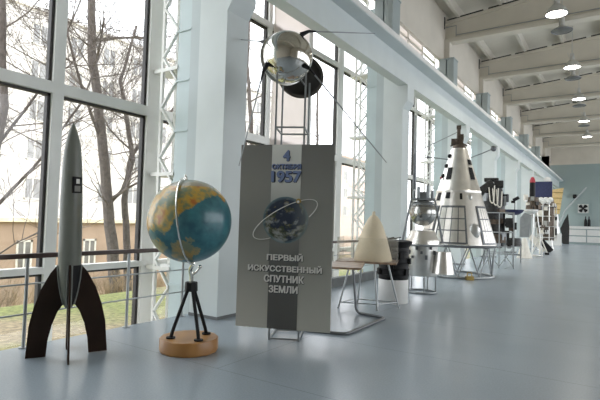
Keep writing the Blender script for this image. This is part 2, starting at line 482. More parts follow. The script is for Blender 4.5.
# clerestory above the beam
for k in range(1, len(COLY)):
    a = COLY[k] + .5; e = COLY[k + 1] if k + 1 < len(COLY) else Y1
    r = sroot('window_%d' % (20 + k)); f = B()
    L_ = e - a
    for t in (0.22, .48, .74, 1.0): f.span((-6.06, a + L_ * t - .04, 6.0), (-5.98, a + L_ * t, 8.46))
    f.span((-6.06, a, 7.75), (-5.98, e, 7.80)); f.obj('window_frame', 'frame', r, smooth=0)
    bt = 1.0 if k == len(COLY) - 1 else .74
    B().span((-6.04, a + L_ * .0, 6.02), (-6.03, a + L_ * bt, 8.45)).obj('blind', 'blind', r, smooth=0)
    if bt < 1: B().span((-6.04, a + L_ * .74, 6.02), (-6.035, e, 8.45)).obj('pane', 'glass', r, smooth=0)
    b = B()
    y = COLY[k]
    gy = GY[k + 2] if k + 2 < len(GY) else y
    for xa in (-5.5, -5.22): b.span((xa, gy - .75, 6.0), (xa + .24, gy - .25, 7.5))
    b.span((-5.4, gy - .68, 6.0), (-5.1, gy - .32, 7.52)); b.span((-5.5, gy - .78, 7.5), (-4.96, gy - .22, 7.54))
    struct(b.obj('upper_column', 'upper_steel', smooth=0))

# ------------------------------------------------------------------ hand rails
def handrail(ya, yb, posts, label):
    r = thing('handrail', label, 'handrail', (-5.48, (ya + yb) / 2, 0)); yc = (ya + yb) / 2
    B().span((-.035, ya - yc, .985), (.035, yb - yc, 1.04)).obj('rail', 'rail', r, smooth=0, bevel=.012)
    for z in (.70, .37): B().tube([(0, ya - yc, z), (0, yb - yc, z)], .010, 8).obj('cross_bar', 'tube_l', r)
    for p in posts:
        b = B(); b.cyl((0, p - yc, .0), (0, p - yc, .99), .019, n=12); b.cyl((0, p - yc, 0), (0, p - yc, .012), .05, n=16); b.obj('post', 'tube_l', r)
handrail(-.5, 5.2, (-.2, 1.45, 2.80, 4.13, 5.1), 'dark wooden handrail on thin posts along the windows behind the rocket and globe')
handrail(5.76, 12.25, (5.9, 7.5, 9.1, 10.7, 12.1), 'dark wooden handrail along the windows behind the poster and cone table')

# ------------------------------------------------------------------ rocket
rx, ry = -4.88, 2.955
a = facing(rx, ry)
r = thing('rocket_model', 'tall grey-green rocket model standing on four dark brown fins by the window', 'rocket', (rx, ry, 0), a); r.rotation_euler = (0, -.019, a)
prof = [(.0, .50), (.038, .50), (.048, .53), (.078, .66), (.100, .80), (.112, .95), (.115, 1.05), (.110, 1.64), (.104, 1.86)]
B().lathe(prof, 40).obj('body', 'rocket', r)
B().lathe([(.104, 1.86), (.100, 1.97), (.094, 2.07), (.085, 2.17), (.071, 2.265), (.050, 2.355), (.024, 2.43), (.008, 2.47), (0, 2.485)], 40).obj('nose_cone', 'rocket', r)
fin = [(.105, .965), (.18, .87), (.262, .71), (.327, .52), (.368, .33), (.392, .0), (.205, .0), (.190, .17), (.157, .32), (.105, .46), (.050, .545), (.08, .68)]
for k in range(4):
    ang = k * PI / 2 + math.radians(2)
    u = Vector((math.cos(ang), math.sin(ang), 0))
    B().prism(fin, (0, 0, 0), u, (0, 0, 1), .018).obj('fin', 'fin', r, smooth=0, bevel=.003)
    # pale fillet along the fin root
    for s in (-1, 1):
        d = Vector((-u.y, u.x, 0)) * s * .020
        B().tube([u * (q[0] + .004) + d + Vector((0, 0, q[1])) for q in prof[2:6]], .011, 6).obj('fillet', 'rocket_edge', r)
# black painted quarter of the tail
B().lathe([(q[0] + .002, q[1]) for q in prof[2:6]], 10, a0=math.radians(-85), a1=math.radians(-12)).obj('black_quarter', 'black', r)
pl = B().lathe([(.106, 1.715), (.112, 1.72), (.111, 1.885), (.104, 1.89)], 12, a0=math.radians(-88), a1=math.radians(-28)).obj('photo_plate', 'black', r); pl['label'] = 'small dark photo plate on the rocket body'
B().lathe([(.111, 1.815), (.1135, 1.82), (.1135, 1.862), (.111, 1.866)], 6, a0=math.radians(-68), a1=math.radians(-48)).obj('pale_print', 'text_w', pl)
B().lathe([(.111, 1.73), (.1135, 1.735), (.1135, 1.79), (.111, 1.795)], 6, a0=math.radians(-76), a1=math.radians(-42)).obj('pale_print', 'side_print', pl)

# ------------------------------------------------------------------ globe
gx, gy = -4.036, 3.89
a = facing(gx, gy)
g = thing('globe', 'large blue and yellow globe on a black tripod over a round wooden base', 'globe', (gx, gy, 0), a)
B().lathe([(0, 0), (.315, 0), (.325, .012), (.325, .14), (.318, .15), (0, .15)], 14).obj('base', 'disc', g)
feet = [(-.20, -.06), (.10, -.20), (.19, .10)]
for fx, fy in feet:
    top = Vector((fx * .14, fy * .14, .70))
    lg = B().tube(rounded([top, Vector((fx * .93, fy * .93, .22)), Vector((fx, fy, .155))], .03), .020, 10).obj('leg', 'black', g)
    B().cyl((fx, fy, .15), (fx, fy, .166), .05, n=20).obj('foot', 'black', lg)
B().cyl((0, 0, .66), (0, 0, .765), .074, .068, n=8).obj('hub', 'black', g)
gc = Vector((-.042, -.02, 1.452)); GR = .468
# chrome yoke and meridian arc
az = math.radians(-90 - 15)
ax = Vector((-.13, .05, 1)).normalized()         # tilted axis
hd = Vector((math.cos(az), math.sin(az), 0)); hd = (hd - ax * hd.dot(ax)).normalized()
arc = [gc + (ax * math.cos(t) + hd * math.sin(t)) * (GR + .022) for t in [PI * i / 40 for i in range(41)]]
B().tube(arc, .0125, 8).obj('meridian_arc', 'chrome', g)
b = B(); b.tube(rounded([(0, 0, .76), (0, 0, .83), (-.02, -.02, .90), arc[-2]], .03), .022, 10); b.tube(rounded([(0, 0, .84), (.05, 0, .87), (.085, .0, .92)], .02), .014, 8); b.ball((.09, 0, .935), .024, 12)
b.obj('bracket', 'chrome', g)
b = B(); b.cyl(gc + ax * (GR - .01), gc + ax * (GR + .05), .022, .012, n=14); b.ball(gc + ax * (GR + .055), .015, 10)
b.obj('pivot', 'chrome', g); B().cyl(gc - ax * (GR - .01), gc - ax * (GR + .03), .018, n=12).obj('pivot', 'chrome', g)
def inpoly(x, y, P):
    c = False
    for (x1, y1), (x2, y2) in zip(P, P[1:] + P[:1]):
        if (y1 > y) != (y2 > y) and x < (x2 - x1) * (y - y1) / (y2 - y1) + x1: c = not c
    return c
LAND = [[(-1.1, -.32), (-1.1, .6), (-.5, 1.1), (.3, 1.1), (.75, .75), (.86, .44), (.74, .52), (.6, .64), (.36, .55), (.22, .42), (.02, .27), (-.1, .25), (-.33, .08), (-.40, -.2), (-.55, -.30), (-.8, -.22)],
        [(-.40, -.46), (-.12, -.42), (.05, -.50), (.30, -.68), (.10, -.88), (-.2, -.95), (-.38, -.8)],
        [(-1.0, -.42), (-.66, -.42), (-.5, -.62), (-.62, -.85), (-.95, -.75)],
        [(-.05, -.36), (.12, -.38), (.1, -.45), (-.03, -.44)]]
def lerp(a, b, t): return tuple(x + (y - x) * t for x, y in zip(a, b))
bm = bmesh.new(); bmesh.ops.create_uvsphere(bm, u_segments=200, v_segments=110, radius=GR)
me = bpy.data.meshes.new('ball'); bm.to_mesh(me); bm.free(); me.shade_smooth()
ca = me.color_attributes.new('map', 'FLOAT_COLOR', 'POINT')
for v in me.vertices:
    p = v.co / GR
    n1 = noise.fractal(p * 3.2, .6, 2.2, 6); n2 = noise.fractal(p * 7 + Vector((5, 2, 1)), .7, 2, 5); n3 = noise.fractal(p * 1.6 + Vector((9, 0, 3)), .8, 2, 4)
    if p.y < .12:
        x, y = p.x + n1 * .05 + n2 * .03, p.z + n2 * .05 - n1 * .03
        land = any(inpoly(x, y, P) for P in LAND)
    else: land = n3 + n2 * .3 > .12
    if land:
        h = n1 * .8 + n2 * .4 + .15 + .45 * max(0, 1 - abs(p.z - (.28 + .25 * p.x)) / .35)
        c = lerp((.15, .20, .11), (.50, .31, .05), min(1, max(0, h * 1.7 + .1))) if h < .7 else lerp((.50, .31, .05), (.42, .14, .03), min(1, (h - .7) * 2))
        if p.z > .82: c = lerp(c, (.22, .26, .24), .7)
        if p.z < -.25: c = lerp(c, (.20, .22, .16), .45)
    else:
        c = lerp((.020, .100, .135), (.050, .200, .225), min(1, max(0, .45 + n1 * .5 + n2 * .25)))
        if p.z > .80: c = (.2, .25, .25)
    ca.data[v.index].color = (*c, 1)
me.materials.append(M['globe'])
o = bpy.data.objects.new('ball', me); COL.objects.link(o); o.parent = g; o.location = gc

# ------------------------------------------------------------------ poster board
PA = math.radians(21)
pb = thing('exhibit_board', 'tall grey poster board with Cyrillic lettering and a picture of Earth', 'poster', (-3.44, 4.86, 0), PA)
PZ0, PZ1, XL, XRT = .155, 2.432, -.603, .592
B().span((XL, -.015, PZ0), (XRT, .015, PZ1)).obj('panel', 'side_print', pb, smooth=0)
B().span((-.195, -.0175, PZ0), (.182, -.0155, PZ1)).obj('centre_strip', 'strip_print', pb, smooth=0)
# picture of the Earth: a printed disc
EC = Vector((.0, -.0195, 1.495)); ER = .288
bm = bmesh.new()
rings = [[bm.verts.new(EC)]]
for i in range(1, 46):
    rr = ER * i / 45
    rings.append([bm.verts.new(EC + Vector((math.cos(2 * PI * j / 120) * rr, 0, math.sin(2 * PI * j / 120) * rr))) for j in range(120)])
for A, C in zip(rings, rings[1:]):
    for j in range(120):
        if len(A) == 1: bm.faces.new((A[0], C[j], C[(j + 1) % 120]))
        else: bm.faces.new((A[j], C[j], C[(j + 1) % 120], A[(j + 1) % 120]))
r_ = bmesh.ops.extrude_face_region(bm, geom=bm.faces[:])
bmesh.ops.translate(bm, vec=(0, .0015, 0), verts=[e for e in r_['geom'] if isinstance(e, bmesh.types.BMVert)])
bmesh.ops.recalc_face_normals(bm, faces=bm.faces)
me = bpy.data.meshes.new('earth_picture'); bm.to_mesh(me); bm.free()
ca = me.color_attributes.new('map', 'FLOAT_COLOR', 'POINT')
for v in me.vertices:
    q = (v.co - EC) / ER; d = min(1, math.hypot(q.x, q.z)); y = math.sqrt(max(0, 1 - d * d)); p = Vector((q.x, y, q.z))
    n1 = noise.fractal(p * 2.2 + Vector((3, 1, 7)), .6, 2.2, 6); n2 = noise.fractal(Vector((p.x * 3, p.y * 3, p.z * 5)) + Vector((2, 8, 4)), .6, 2.2, 6)
    c = (.010, .020, .045)
    if n1 + .25 * q.z * -1 + .1 > .18: c = lerp((.035, .050, .025), (.16, .13, .05), min(1, max(0, n2 + .5)))
    cl = min(1, max(0, (n2 * .6 + n1 * .5 - .12 - .25 * q.z) * 2.2)); c = lerp(c, (.34, .37, .38), cl * .75)
    hz = min(1, max(0, (d - .86) / .14)); c = lerp(c, (.14, .22, .24), hz * .8)
    lb = min(1, max(0, (q.x - .25) / .8)); c = lerp(c, (.25, .27, .26), lb * .55)
    ca.data[v.index].color = (*c, 1)
me.materials.append(M['earthpic'])
o = bpy.data.objects.new('earth_picture', me); COL.objects.link(o); o.parent = pb
# orbit ring: an ellipse broken where it passes behind the planet
th = math.radians(29); ea, eb = .455, .145
def el(t):
    x, z = ea * math.cos(t), eb * math.sin(t)
    return Vector((EC.x - .005 + x * math.cos(th) - z * math.sin(th), -.023, EC.z + .005 + x * math.sin(th) + z * math.cos(th)))
ring = [el(2 * PI * i / 120) for i in range(121)]
seg = []; runs = []
for i, p in enumerate(ring):
    t = 2 * PI * i / 120
    back = PI < t < 2 * PI and (Vector((p.x - EC.x, 0, p.z - EC.z)).length < ER)
    if back:
        if len(seg) > 2: runs.append(seg)
        seg = []
    else: seg.append(p)
if len(seg) > 2: runs.append(seg)
b = B()
for s in runs: b.tube(s, .0045, 6)
b.obj('orbit_ring', 'text_w', pb)
b = B(); b.cyl(EC + Vector((.165, -.001, .235)), EC + Vector((.165, -.012, .235)), .032, n=16); sat = b.obj('satellite_mark', 'brass', pb)
B().cyl(EC + Vector((.160, -.012, .228)), EC + Vector((.160, -.016, .228)), .016, n=12).obj('highlight', 'text_w', sat)

def lettering(txt, x, z, h, w, m, edge, name):
    def mk(mm, wt, dy, dx, dz):
        """letters thickened by overlapping shifted copies"""
        cu = bpy.data.curves.new('lettering', 'FONT'); cu.body = txt; cu.size = 1; cu.align_x = 'CENTER'; cu.extrude = .1
        ob = bpy.data.objects.new('tmp', cu); COL.objects.link(ob)
        dg = bpy.context.evaluated_depsgraph_get(); me = bpy.data.meshes.new_from_object(ob.evaluated_get(dg))
        bpy.data.objects.remove(ob)
        xs = [v.co.x for v in me.vertices]; ys = [v.co.y for v in me.vertices]
        x0, x1, y0, y1 = min(xs), max(xs), min(ys), max(ys)
        for v in me.vertices:
            X = ((v.co.x - x0) / (x1 - x0) - .5) * (w - 2 * wt); Y = ((v.co.y - y0) / (y1 - y0) - .5) * (h - 1.2 * wt)
            v.co = (x + X + dx, dy - v.co.z * .02, z + Y + dz)
        bm = bmesh.new()
        for i, (ox_, oz_) in enumerate(((0, 0), (-1, 0), (1, 0), (-.6, -.6), (.6, -.6), (-.6, .6), (.6, .6))):
            k = len(bm.verts); bm.from_mesh(me); bm.verts.ensure_lookup_table()
            for v in bm.verts[k:]: v.co += Vector((ox_ * wt, -.00012 * i, oz_ * wt))
        bm.to_mesh(me); bm.free()
        me.materials.append(M[mm])
        o = bpy.data.objects.new(name, me); COL.objects.link(o); return o
    wt = h * .055
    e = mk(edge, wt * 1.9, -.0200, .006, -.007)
    o = mk(m, wt, -.0235, 0, 0); o.parent = pb; o['label'] = 'raised line of lettering'
    e.name = 'lettering_edge'; e.parent = o
lettering('4', -.007, 2.295, .135, .095, 'text_b', 'text_s', 'lettering')
lettering('ОКТЯБРЯ', -.004, 2.158, .064, .375, 'text_b', 'text_s', 'lettering')
lettering('1957', -.004, 2.033, .142, .385, 'text_b', 'text_s', 'lettering')
lettering('ПЕРВЫЙ', .008, 1.040, .095, .46, 'text_w', 'text_s', 'lettering')
lettering('ИСКУССТВЕННЫЙ', .008, .902, .095, .94, 'text_w', 'text_s', 'lettering')
lettering('СПУТНИК', .004, .768, .092, .51, 'text_w', 'text_s', 'lettering')
lettering('ЗЕМЛИ', .000, .642, .092, .37, 'text_w', 'text_s', 'lettering')

# ------------------------------------------------------------------ satellite tower behind the board
TA = math.radians(27)
ts = thing('satellite_stand', 'tall thin four-post steel stand behind the poster board holding the satellite', 'stand', (-3.57, 5.14, 0), TA)
hw, hd_ = .183, .245
for sx in (-1, 1):
    for sy in (-1, 1):
        b = B(); b.bar((sx * hw, sy * hd_, 0), (sx * hw, sy * hd_, 3.37), .022); b.obj('post', 'alu_d', ts, smooth=0)
for z in (.02, 1.35, 2.665):
    for p, q in (((-hw, -hd_), (hw, -hd_)), ((hw, -hd_), (hw, hd_)), ((hw, hd_), (-hw, hd_)), ((-hw, hd_), (-hw, -hd_))):
        B().bar((*p, z), (*q, z), .020).obj('brace', 'alu_d', ts, smooth=0)

sx_, sy_ = -3.635, 5.06
sat = thing('satellite_model', 'polished metal satellite sphere with four long antennas and an open dark shell behind', 'satellite', (sx_, sy_, 3.63), facing(sx_, sy_))
SR = .336
B().ball((0, 0, 0), SR, 64).obj('sphere', 'sputnik', sat)
nrm = Vector((.38, -.92, -.05)).normalized()
u = nrm.cross(Vector((0, 0, 1))).normalized(); v_ = nrm.cross(u)
b = B()
rg = [[], [], [], []]
off = nrm * -.07
for k, (rr, dd) in enumerate(((SR * .975, -.012), (SR + .014, -.012), (SR + .014, .012), (SR * .975, .012))):
    rg[k] = [b.bm.verts.new(off + nrm * dd + (u * math.cos(2 * PI * i / 72) + v_ * math.sin(2 * PI * i / 72)) * rr) for i in range(72)]
for k in range(3):
    for i in range(72): b.bm.faces.new((rg[k][i], rg[k][(i + 1) % 72], rg[k + 1][(i + 1) % 72], rg[k + 1][i]))
b.obj('joint_flange', 'alu', sat)
# antennas: from the socket on the sphere to the tip (local: x right, y away, z up)
ants = [((.17, -.10, .27), (.27, -.09, .325), (1.20, .25, .47)),
        ((-.25, -.17, -.15), (-.30, -.21, -.28), (-.54, -.46, -1.50)),
        ((.22, -.19, -.16), (.29, -.22, -.21), (1.42, .35, -1.30)),
        ((-.28, .04, .19), (-.35, .14, .25), (-.85, 1.5, .78))]
for q0, m_, e in ants:
    rod = B().cyl(m_, e, .010, .006, n=8).obj('antenna', 'alu_d', sat)
    b = B(); b.cyl(q0, m_, .034, .020, n=12); b.cyl(Vector(m_), Vector(m_) + (Vector(e) - Vector(m_)).normalized() * .10, .02, .011, n=10); b.obj('socket', 'black', rod)
# open dark half shell
R_ = nrm_m = Matrix.Rotation(math.radians(72), 3, 'X') @ Matrix.Identity(3)
dn = Vector((.10, -.97, .12)).normalized(); q = (-dn).to_track_quat('Z', 'Y').to_matrix()
prof = [(.335, .0), (.335, -.03), (.30, -.03), (.30, 0)]
hs = [(.30 * math.cos(t), .24 * math.sin(t)) for t in [PI / 2 * i / 10 for i in range(11)]]
sc_ = Vector((.20, .52, -.08))
b = B(); b.lathe(hs, 48, sc_, R=q); b.obj('rear_shell', 'shell', sat)
b = B(); b.lathe([(.298, -.012), (.325, -.012), (.335, .0), (.325, .03), (.298, .03), (.298, -.012)], 48, sc_, R=q); b.obj('shell_rim', 'bronze', sat)
b = B()
for dx in (-.14, .14): b.bar((dx + .05, .10, -.26), (dx + .11, .40, -.24), .018)
b.obj('shell_bracket', 'alu_d', sat)

# ------------------------------------------------------------------ tables, cone
st = thing('sled_table', 'low brown-topped table on a bent dark tube floor loop right of the poster board', 'table', (-3.2, 6.4, 0), 0)
def L3(p): return Vector((p[0] + 3.2, p[1] - 6.4, p[2]))
pts = [(-3.647, 7.10, .80), (-3.56, 7.10, .02), (-3.02, 7.02, .02), (-2.98, 5.66, .02), (-3.50, 5.52, .02), (-4.10, 5.62, .02)]
B().tube(rounded([L3(p) for p in pts], .09), .021, 10).obj('floor_loop', 'tube', st)
b = B(); b.prism([(-.95, -.55), (.10, -.10), (-.28, .80), (-1.28, .40)], (0, 0, .815), (1, 0, 0), (0, 1, 0), .03); b.obj('tabletop', 'table', st, smooth=0)

cx, cy = -3.66, 7.72
ca_ = math.radians(20)
ct = thing('display_table', 'grey display table on four splayed legs under the cream cone', 'table', (cx, cy, 0), ca_)
ft = [(-.44, -.30), (.30, -.28), (.52, .12), (-.17, .30)]
def rotl(p, a): return (p[0] * math.cos(a) - p[1] * math.sin(a), p[0] * math.sin(a) + p[1] * math.cos(a))
FT = [(-4.04, 7.36), (-3.42, 7.60), (-3.22, 8.06), (-3.96, 7.93)]
FT = [rotl((p[0] - cx, p[1] - cy), -ca_) for p in FT]
for p in FT:
    b = B(); b.cyl((p[0], p[1], 0), (p[0] * .62, p[1] * .62, .80), .017, .017, n=10); b.cyl((p[0], p[1], 0), (p[0], p[1], .02), .024, n=10); b.obj('leg', 'tube_l', ct)
for p, q_ in zip(FT, FT[1:] + FT[:1]):
    k = .955; B().tube([(p[0] * k, p[1] * k, .10), (q_[0] * k, q_[1] * k, .10)], .010, 8).obj('rung', 'tube_l', ct)
B().span((-.52, -.40, .80), (.50, .40, .83)).obj('tabletop', 'table', ct, smooth=0, bevel=.004)
tag(B().lathe([(0, 0), (.330, 0), (.330, .03), (.310, .12), (.240, .38), (.170, .59), (.110, .71), (.065, .77), (.035, .79), (.030, .795), (.028, .84), (.018, .855), (0, .858)], 40).obj('capsule_model', 'cream_cone', loc=(cx + .07, cy + .03, .831)),
    'cream cone-shaped capsule with a small tip on the display table', 'cone')
# plexiglass cover: thin walls round the foot of the cone, open top
b = B(); cw, cd, chh = .50, .38, .40
b.span((-cw, -cd, 0), (cw, -cd + .006, chh)); b.span((-cw, cd - .006, 0), (cw, cd, chh)); b.span((-cw, -cd + .006, 0), (-cw + .006, cd - .006, chh)); b.span((cw - .006, -cd + .006, 0), (cw, cd - .006, chh))
pc = b.obj('plexiglass_cover', 'plexi', loc=(cx, cy, .831), smooth=0); pc.rotation_euler = (0, 0, ca_)
tag(pc, 'clear milky plexiglass cover around the foot of the cream cone', 'cover')

# ------------------------------------------------------------------ black drum on a white pedestal
dx, dy = -3.56, 8.62
tag(B().lathe([(0, 0), (.275, 0), (.28, .01), (.28, .42), (.272, .44), (0, .44)], 40).obj('pedestal', 'white', loc=(dx, dy, 0)), 'low round white pedestal under the black drum', 'pedestal')
dr = thing('instrument_drum', 'squat black ribbed instrument drum on the round white pedestal', 'instrument', (dx, dy, .441), facing(dx, dy))
prof = [(0, 0), (.275, 0), (.28, .02)]
for k in range(5): prof += [(.28, .06 + k * .11), (.294, .07 + k * .11), (.294, .09 + k * .11), (.28, .10 + k * .11)]
prof += [(.28, .60), (.33, .66), (.345, .71), (.27, .73), (0, .725)]
B().lathe(prof, 36).obj('body', 'black', dr)
for k in range(7):
    t = math.radians(-150 + k * 22); R = Matrix.Rotation(t, 3, 'Z')
    B().box(R @ Vector((.30, 0, .15 + (k * 37 % 5) * .1)), (.06, .075, .11), R).obj('block', 'black', dr, smooth=0)
b = B()
for k in range(4): b.bar((-.34 + k * .02, -.1 + k * .05, .70), (-.26 + k * .13, -.05 + k * .06, .78), .02)
b.obj('top_fittings', 'dark', dr, smooth=0)

# ------------------------------------------------------------------ probe with sphere on silver drum
lx, ly = -3.59, 10.28
lp = thing('lunar_probe_model', 'silver probe with a metal sphere in a frame above a round drum body', 'spacecraft', (lx, ly, 0), facing(lx, ly))
s_ = .0213
def lz(y): return 1.5 + (224.2 - y) * .0218
B().ball((0, 0, lz(213.5)), 13.6 * s_, 40).obj('sphere', 'alu_mid', lp)
b = B(); b.tube(circle((0, 0, lz(205)), 13.2 * s_, 40), .018, 8, True); b.tube(circle((0, 0, lz(203)), 10.5 * s_, 40), .012, 8, True); b.obj('band', 'alu_d', lp)
b = B()
for sx in (-1, 1):
    for sy in (-1, 1): b.tube([(sx * 12 * s_, sy * .20, lz(201)), (sx * 20 * s_, sy * .36, lz(243))], .014, 8)
b.obj('frame', 'tube', lp)
b = B(); b.span((-12 * s_, -.2, lz(201)), (12 * s_, .2, lz(199))); b.box((0, 0, lz(196)), (.26, .22, .15))
for k in range(6):
    t = k * PI / 3; b.cyl((math.cos(t) * .2, math.sin(t) * .2, lz(199)), (math.cos(t) * .2, math.sin(t) * .2, lz(191) + .05 * (k % 3)), .035, n=10)
b.obj('instrument_block', 'alu_d', lp, smooth=30)
b = B(); b.cyl((-9 * s_, 0, lz(190)), (-9 * s_, 0, lz(154)), .045, .028, n=12); b.cyl((-9 * s_, 0, lz(154)), (-9.5 * s_, 0, lz(114)), .02, .008, n=10); b.obj('mast', 'tube', lp)
b = B(); b.lathe([(0, lz(231)), (.22, lz(231)), (.26, lz(232)), (.33, lz(239)), (.36, lz(241)), (.36, lz(246)), (0, lz(246))], 40); b.obj('shoulder', 'alu_b', lp)
b = B(); b.lathe([(0, lz(246)), (.33, lz(246)), (.33, lz(275)), (.32, lz(276)), (0, lz(276))], 40); b.obj('drum_body', 'alu', lp)
b = B(); b.tube(circle((0, 0, lz(245.5)), .43, 40), .022, 8, True); b.obj('mount_ring', 'alu_d', lp)
b = B(); b.lathe([(0, lz(252)), (.15, lz(252)), (.155, lz(251.5)), (.225, lz(272.5)), (.215, lz(272.5)), (0, lz(270))], 32, (.44, -.20, 0)); b.obj('nozzle_skirt', 'alu_b', lp)
for k in range(5):
    t = math.radians(-90 + 72 * k + 10); B().cyl((math.cos(t) * .30, math.sin(t) * .30, 0), (math.cos(t) * .30, math.sin(t) * .30, lz(275)), .016, n=8).obj('leg', 'alu_d', lp)
b = B(); b.tube(circle((0, 0, .02), .31, 40), .02, 8, True); b.obj('floor_ring', 'alu_d', lp)
b = B()
for k in range(9):
    t = math.radians(200 + k * 17); b.box((math.cos(t) * .34, math.sin(t) * .34, lz(248) - .1 * (k % 3)), (.05, .05, .06 + .03 * (k % 2)))
b.obj('small_fittings', 'tube', lp, smooth=0)

# ------------------------------------------------------------------ big conical lander
kx, ky = -3.98, 14.5
kl = thing('descent_vehicle_model', 'large silver truncated cone spacecraft with dark framed panels on a tube stand', 'spacecraft', (kx, ky, 0), facing(kx, ky))
def kz(y): return 1.5 + (225 - y) * .0298
KB, KT = 1.08, .235
def kr(z): return KB + (KT - KB) * (z - kz(244)) / (kz(150) - kz(244))
B().lathe([(0, kz(244)), (KB, kz(244)), (kr(kz(193)), kz(193))], 48).obj('lower_body', 'alu_b', kl)
B().lathe([(kr(kz(193)) + .015, kz(194)), (kr(kz(193)) + .02, kz(192)), (kr(kz(192)), kz(191)), (KT, kz(150)), (KT * .9, kz(149)), (0, kz(149))], 48).obj('upper_body', 'alu_b', kl)
def on_cone(t, z, off=0.0): r_ = kr(z) + off; return Vector((math.sin(t) * r_, -math.cos(t) * r_, z))
def patch(t0, t1, y0, y1, off, m, name, par, n=6):
    b = B(); z0, z1 = kz(y0), kz(y1)
    gr = [[b.bm.verts.new(on_cone(t0 + (t1 - t0) * i / n, z, off)) for i in range(n + 1)] for z in (z0, z1)]
    gi = [[b.bm.verts.new(on_cone(t0 + (t1 - t0) * i / n, z, -.03)) for i in range(n + 1)] for z in (z0, z1)]
    for i in range(n): b.bm.faces.new((gr[0][i], gr[0][i + 1], gr[1][i + 1], gr[1][i]))
    for i in range(n):
        for k in (0, 1): b.bm.faces.new((gr[k][i], gr[k][i + 1], gi[k][i + 1], gi[k][i]))
    for i in (0, n): b.bm.faces.new((gr[0][i], gr[1][i], gi[1][i], gi[0][i]))
    return b.obj(name, m, par, smooth=50)
for t0, t1 in ((-1.42, -.76), (-.64, .24), (.66, 1.2)):
    f = patch(t0, t1, 243, 207, .030, 'tube', 'panel_frame', kl)
    nn = 4
    for i in range(nn):
        w_ = (t1 - t0 - .08) / nn; a_ = t0 + .04 + w_ * i
        for y0, y1 in ((241.5, 231), (230, 220), (219, 209)): patch(a_ + .012, a_ + w_ - .012, y0, y1, .038, 'alu_b', 'panel_cell', f, 3)
for t, y0, y1, w_ in ((-.60, 181, 169, .17), (.86, 181, 169, .17), (-.95, 202, 194, .10), (-.45, 200, 194, .09), (.95, 166, 161, .2), (.1, 201, 195, .05)):
    patch(t - w_, t + w_, y0, y1, .02, 'black', 'dark_window', kl, 3)
for t, y in ((-1.05, 157), (-1.1, 167), (-1.15, 177)):
    p = on_cone(t, kz(y)); b = B(); b.ball(p, .07, 12); b.obj('porthole', 'black', kl)
p = on_cone(-1.12, kz(179), .06); B().ball(p, .035, 10).obj('red_mark', 'red', kl)
for t in (.45, .5):
    b = B(); b.ball(on_cone(.46, kz(231 if t < .48 else 199), .0), .16 if t < .48 else .07, 16, (1, .35, 1.4)); b.obj('blister', 'alu', kl)
b = B(); b.cyl((0, 0, kz(150)), (0, 0, kz(145)), .20, .17, n=20); b.box((-.06, 0, kz(142)), (.34, .26, .16)); b.box((.05, 0, kz(138)), (.14, .16, .2)); b.cyl((-.02, 0, kz(140)), (-.02, 0, kz(129)), .06, .05, n=12); b.box((-.02, 0, kz(127.5)), (.13, .13, .11))
for k in range(5):
    t = k * PI / 2.5 + .4; b.bar((0, 0, kz(142)), (math.cos(t) * .26, math.sin(t) * .24, kz(146 - 5 * (k % 2))), .035)
b.obj('top_mechanism', 'brown', kl, smooth=30)
for e, r_ in (((-.90, -.1, kz(157.5)), .045), ((.95, -.1, kz(150)), .085)):
    sx = -1 if e[0] < 0 else 1
    rod = B().cyl((sx * .2, 0, kz(160)), e, .014, n=8).obj('probe_arm', 'alu_d', kl); B().ball(e, r_, 14).obj('tip', 'tube', rod)
B().cyl((-.05, 0, kz(132)), (-1.25, .2, kz(150)), .012, n=8).obj('stay', 'alu_d', kl)
b = B(); b.tube(circle((0, 0, kz(245.5)), KB * .98, 48), .035, 8, True); b.obj('support_ring', 'tube', kl)
n = 10
for k in range(n):
    t0 = 2 * PI * k / n; t1 = 2 * PI * (k + .5) / n; t2 = 2 * PI * (k + 1) / n
    b = B(); A = (math.cos(t0) * 1.02, math.sin(t0) * 1.02, kz(246)); Bt = (math.cos(t1) * .99, math.sin(t1) * .99, .04); C_ = (math.cos(t2) * 1.02, math.sin(t2) * 1.02, kz(246))
    b.tube([A, Bt], .018, 8); b.tube([Bt, C_], .018, 8); b.obj('leg', 'alu_d', kl)
b = B(); b.tube(circle((0, 0, .03), 1.0, 48), .03, 8, True); b.obj('floor_ring', 'tube_l', kl)
wt = thing('brass_weight', 'small brass block on the floor before the silver cone spacecraft', 'weight', (-3.38, 13.5, 0), .5)
b = B(); b.span((-.10, -.08, 0), (.10, .08, .11)); b.obj('block', 'brass', wt, smooth=0, bevel=.01)
b = B(); b.tube(rounded([(-.06, 0, .10), (-.06, 0, .2), (.06, 0, .2), (.06, 0, .10)], .03), .015, 8); b.obj('handle', 'brass', wt)

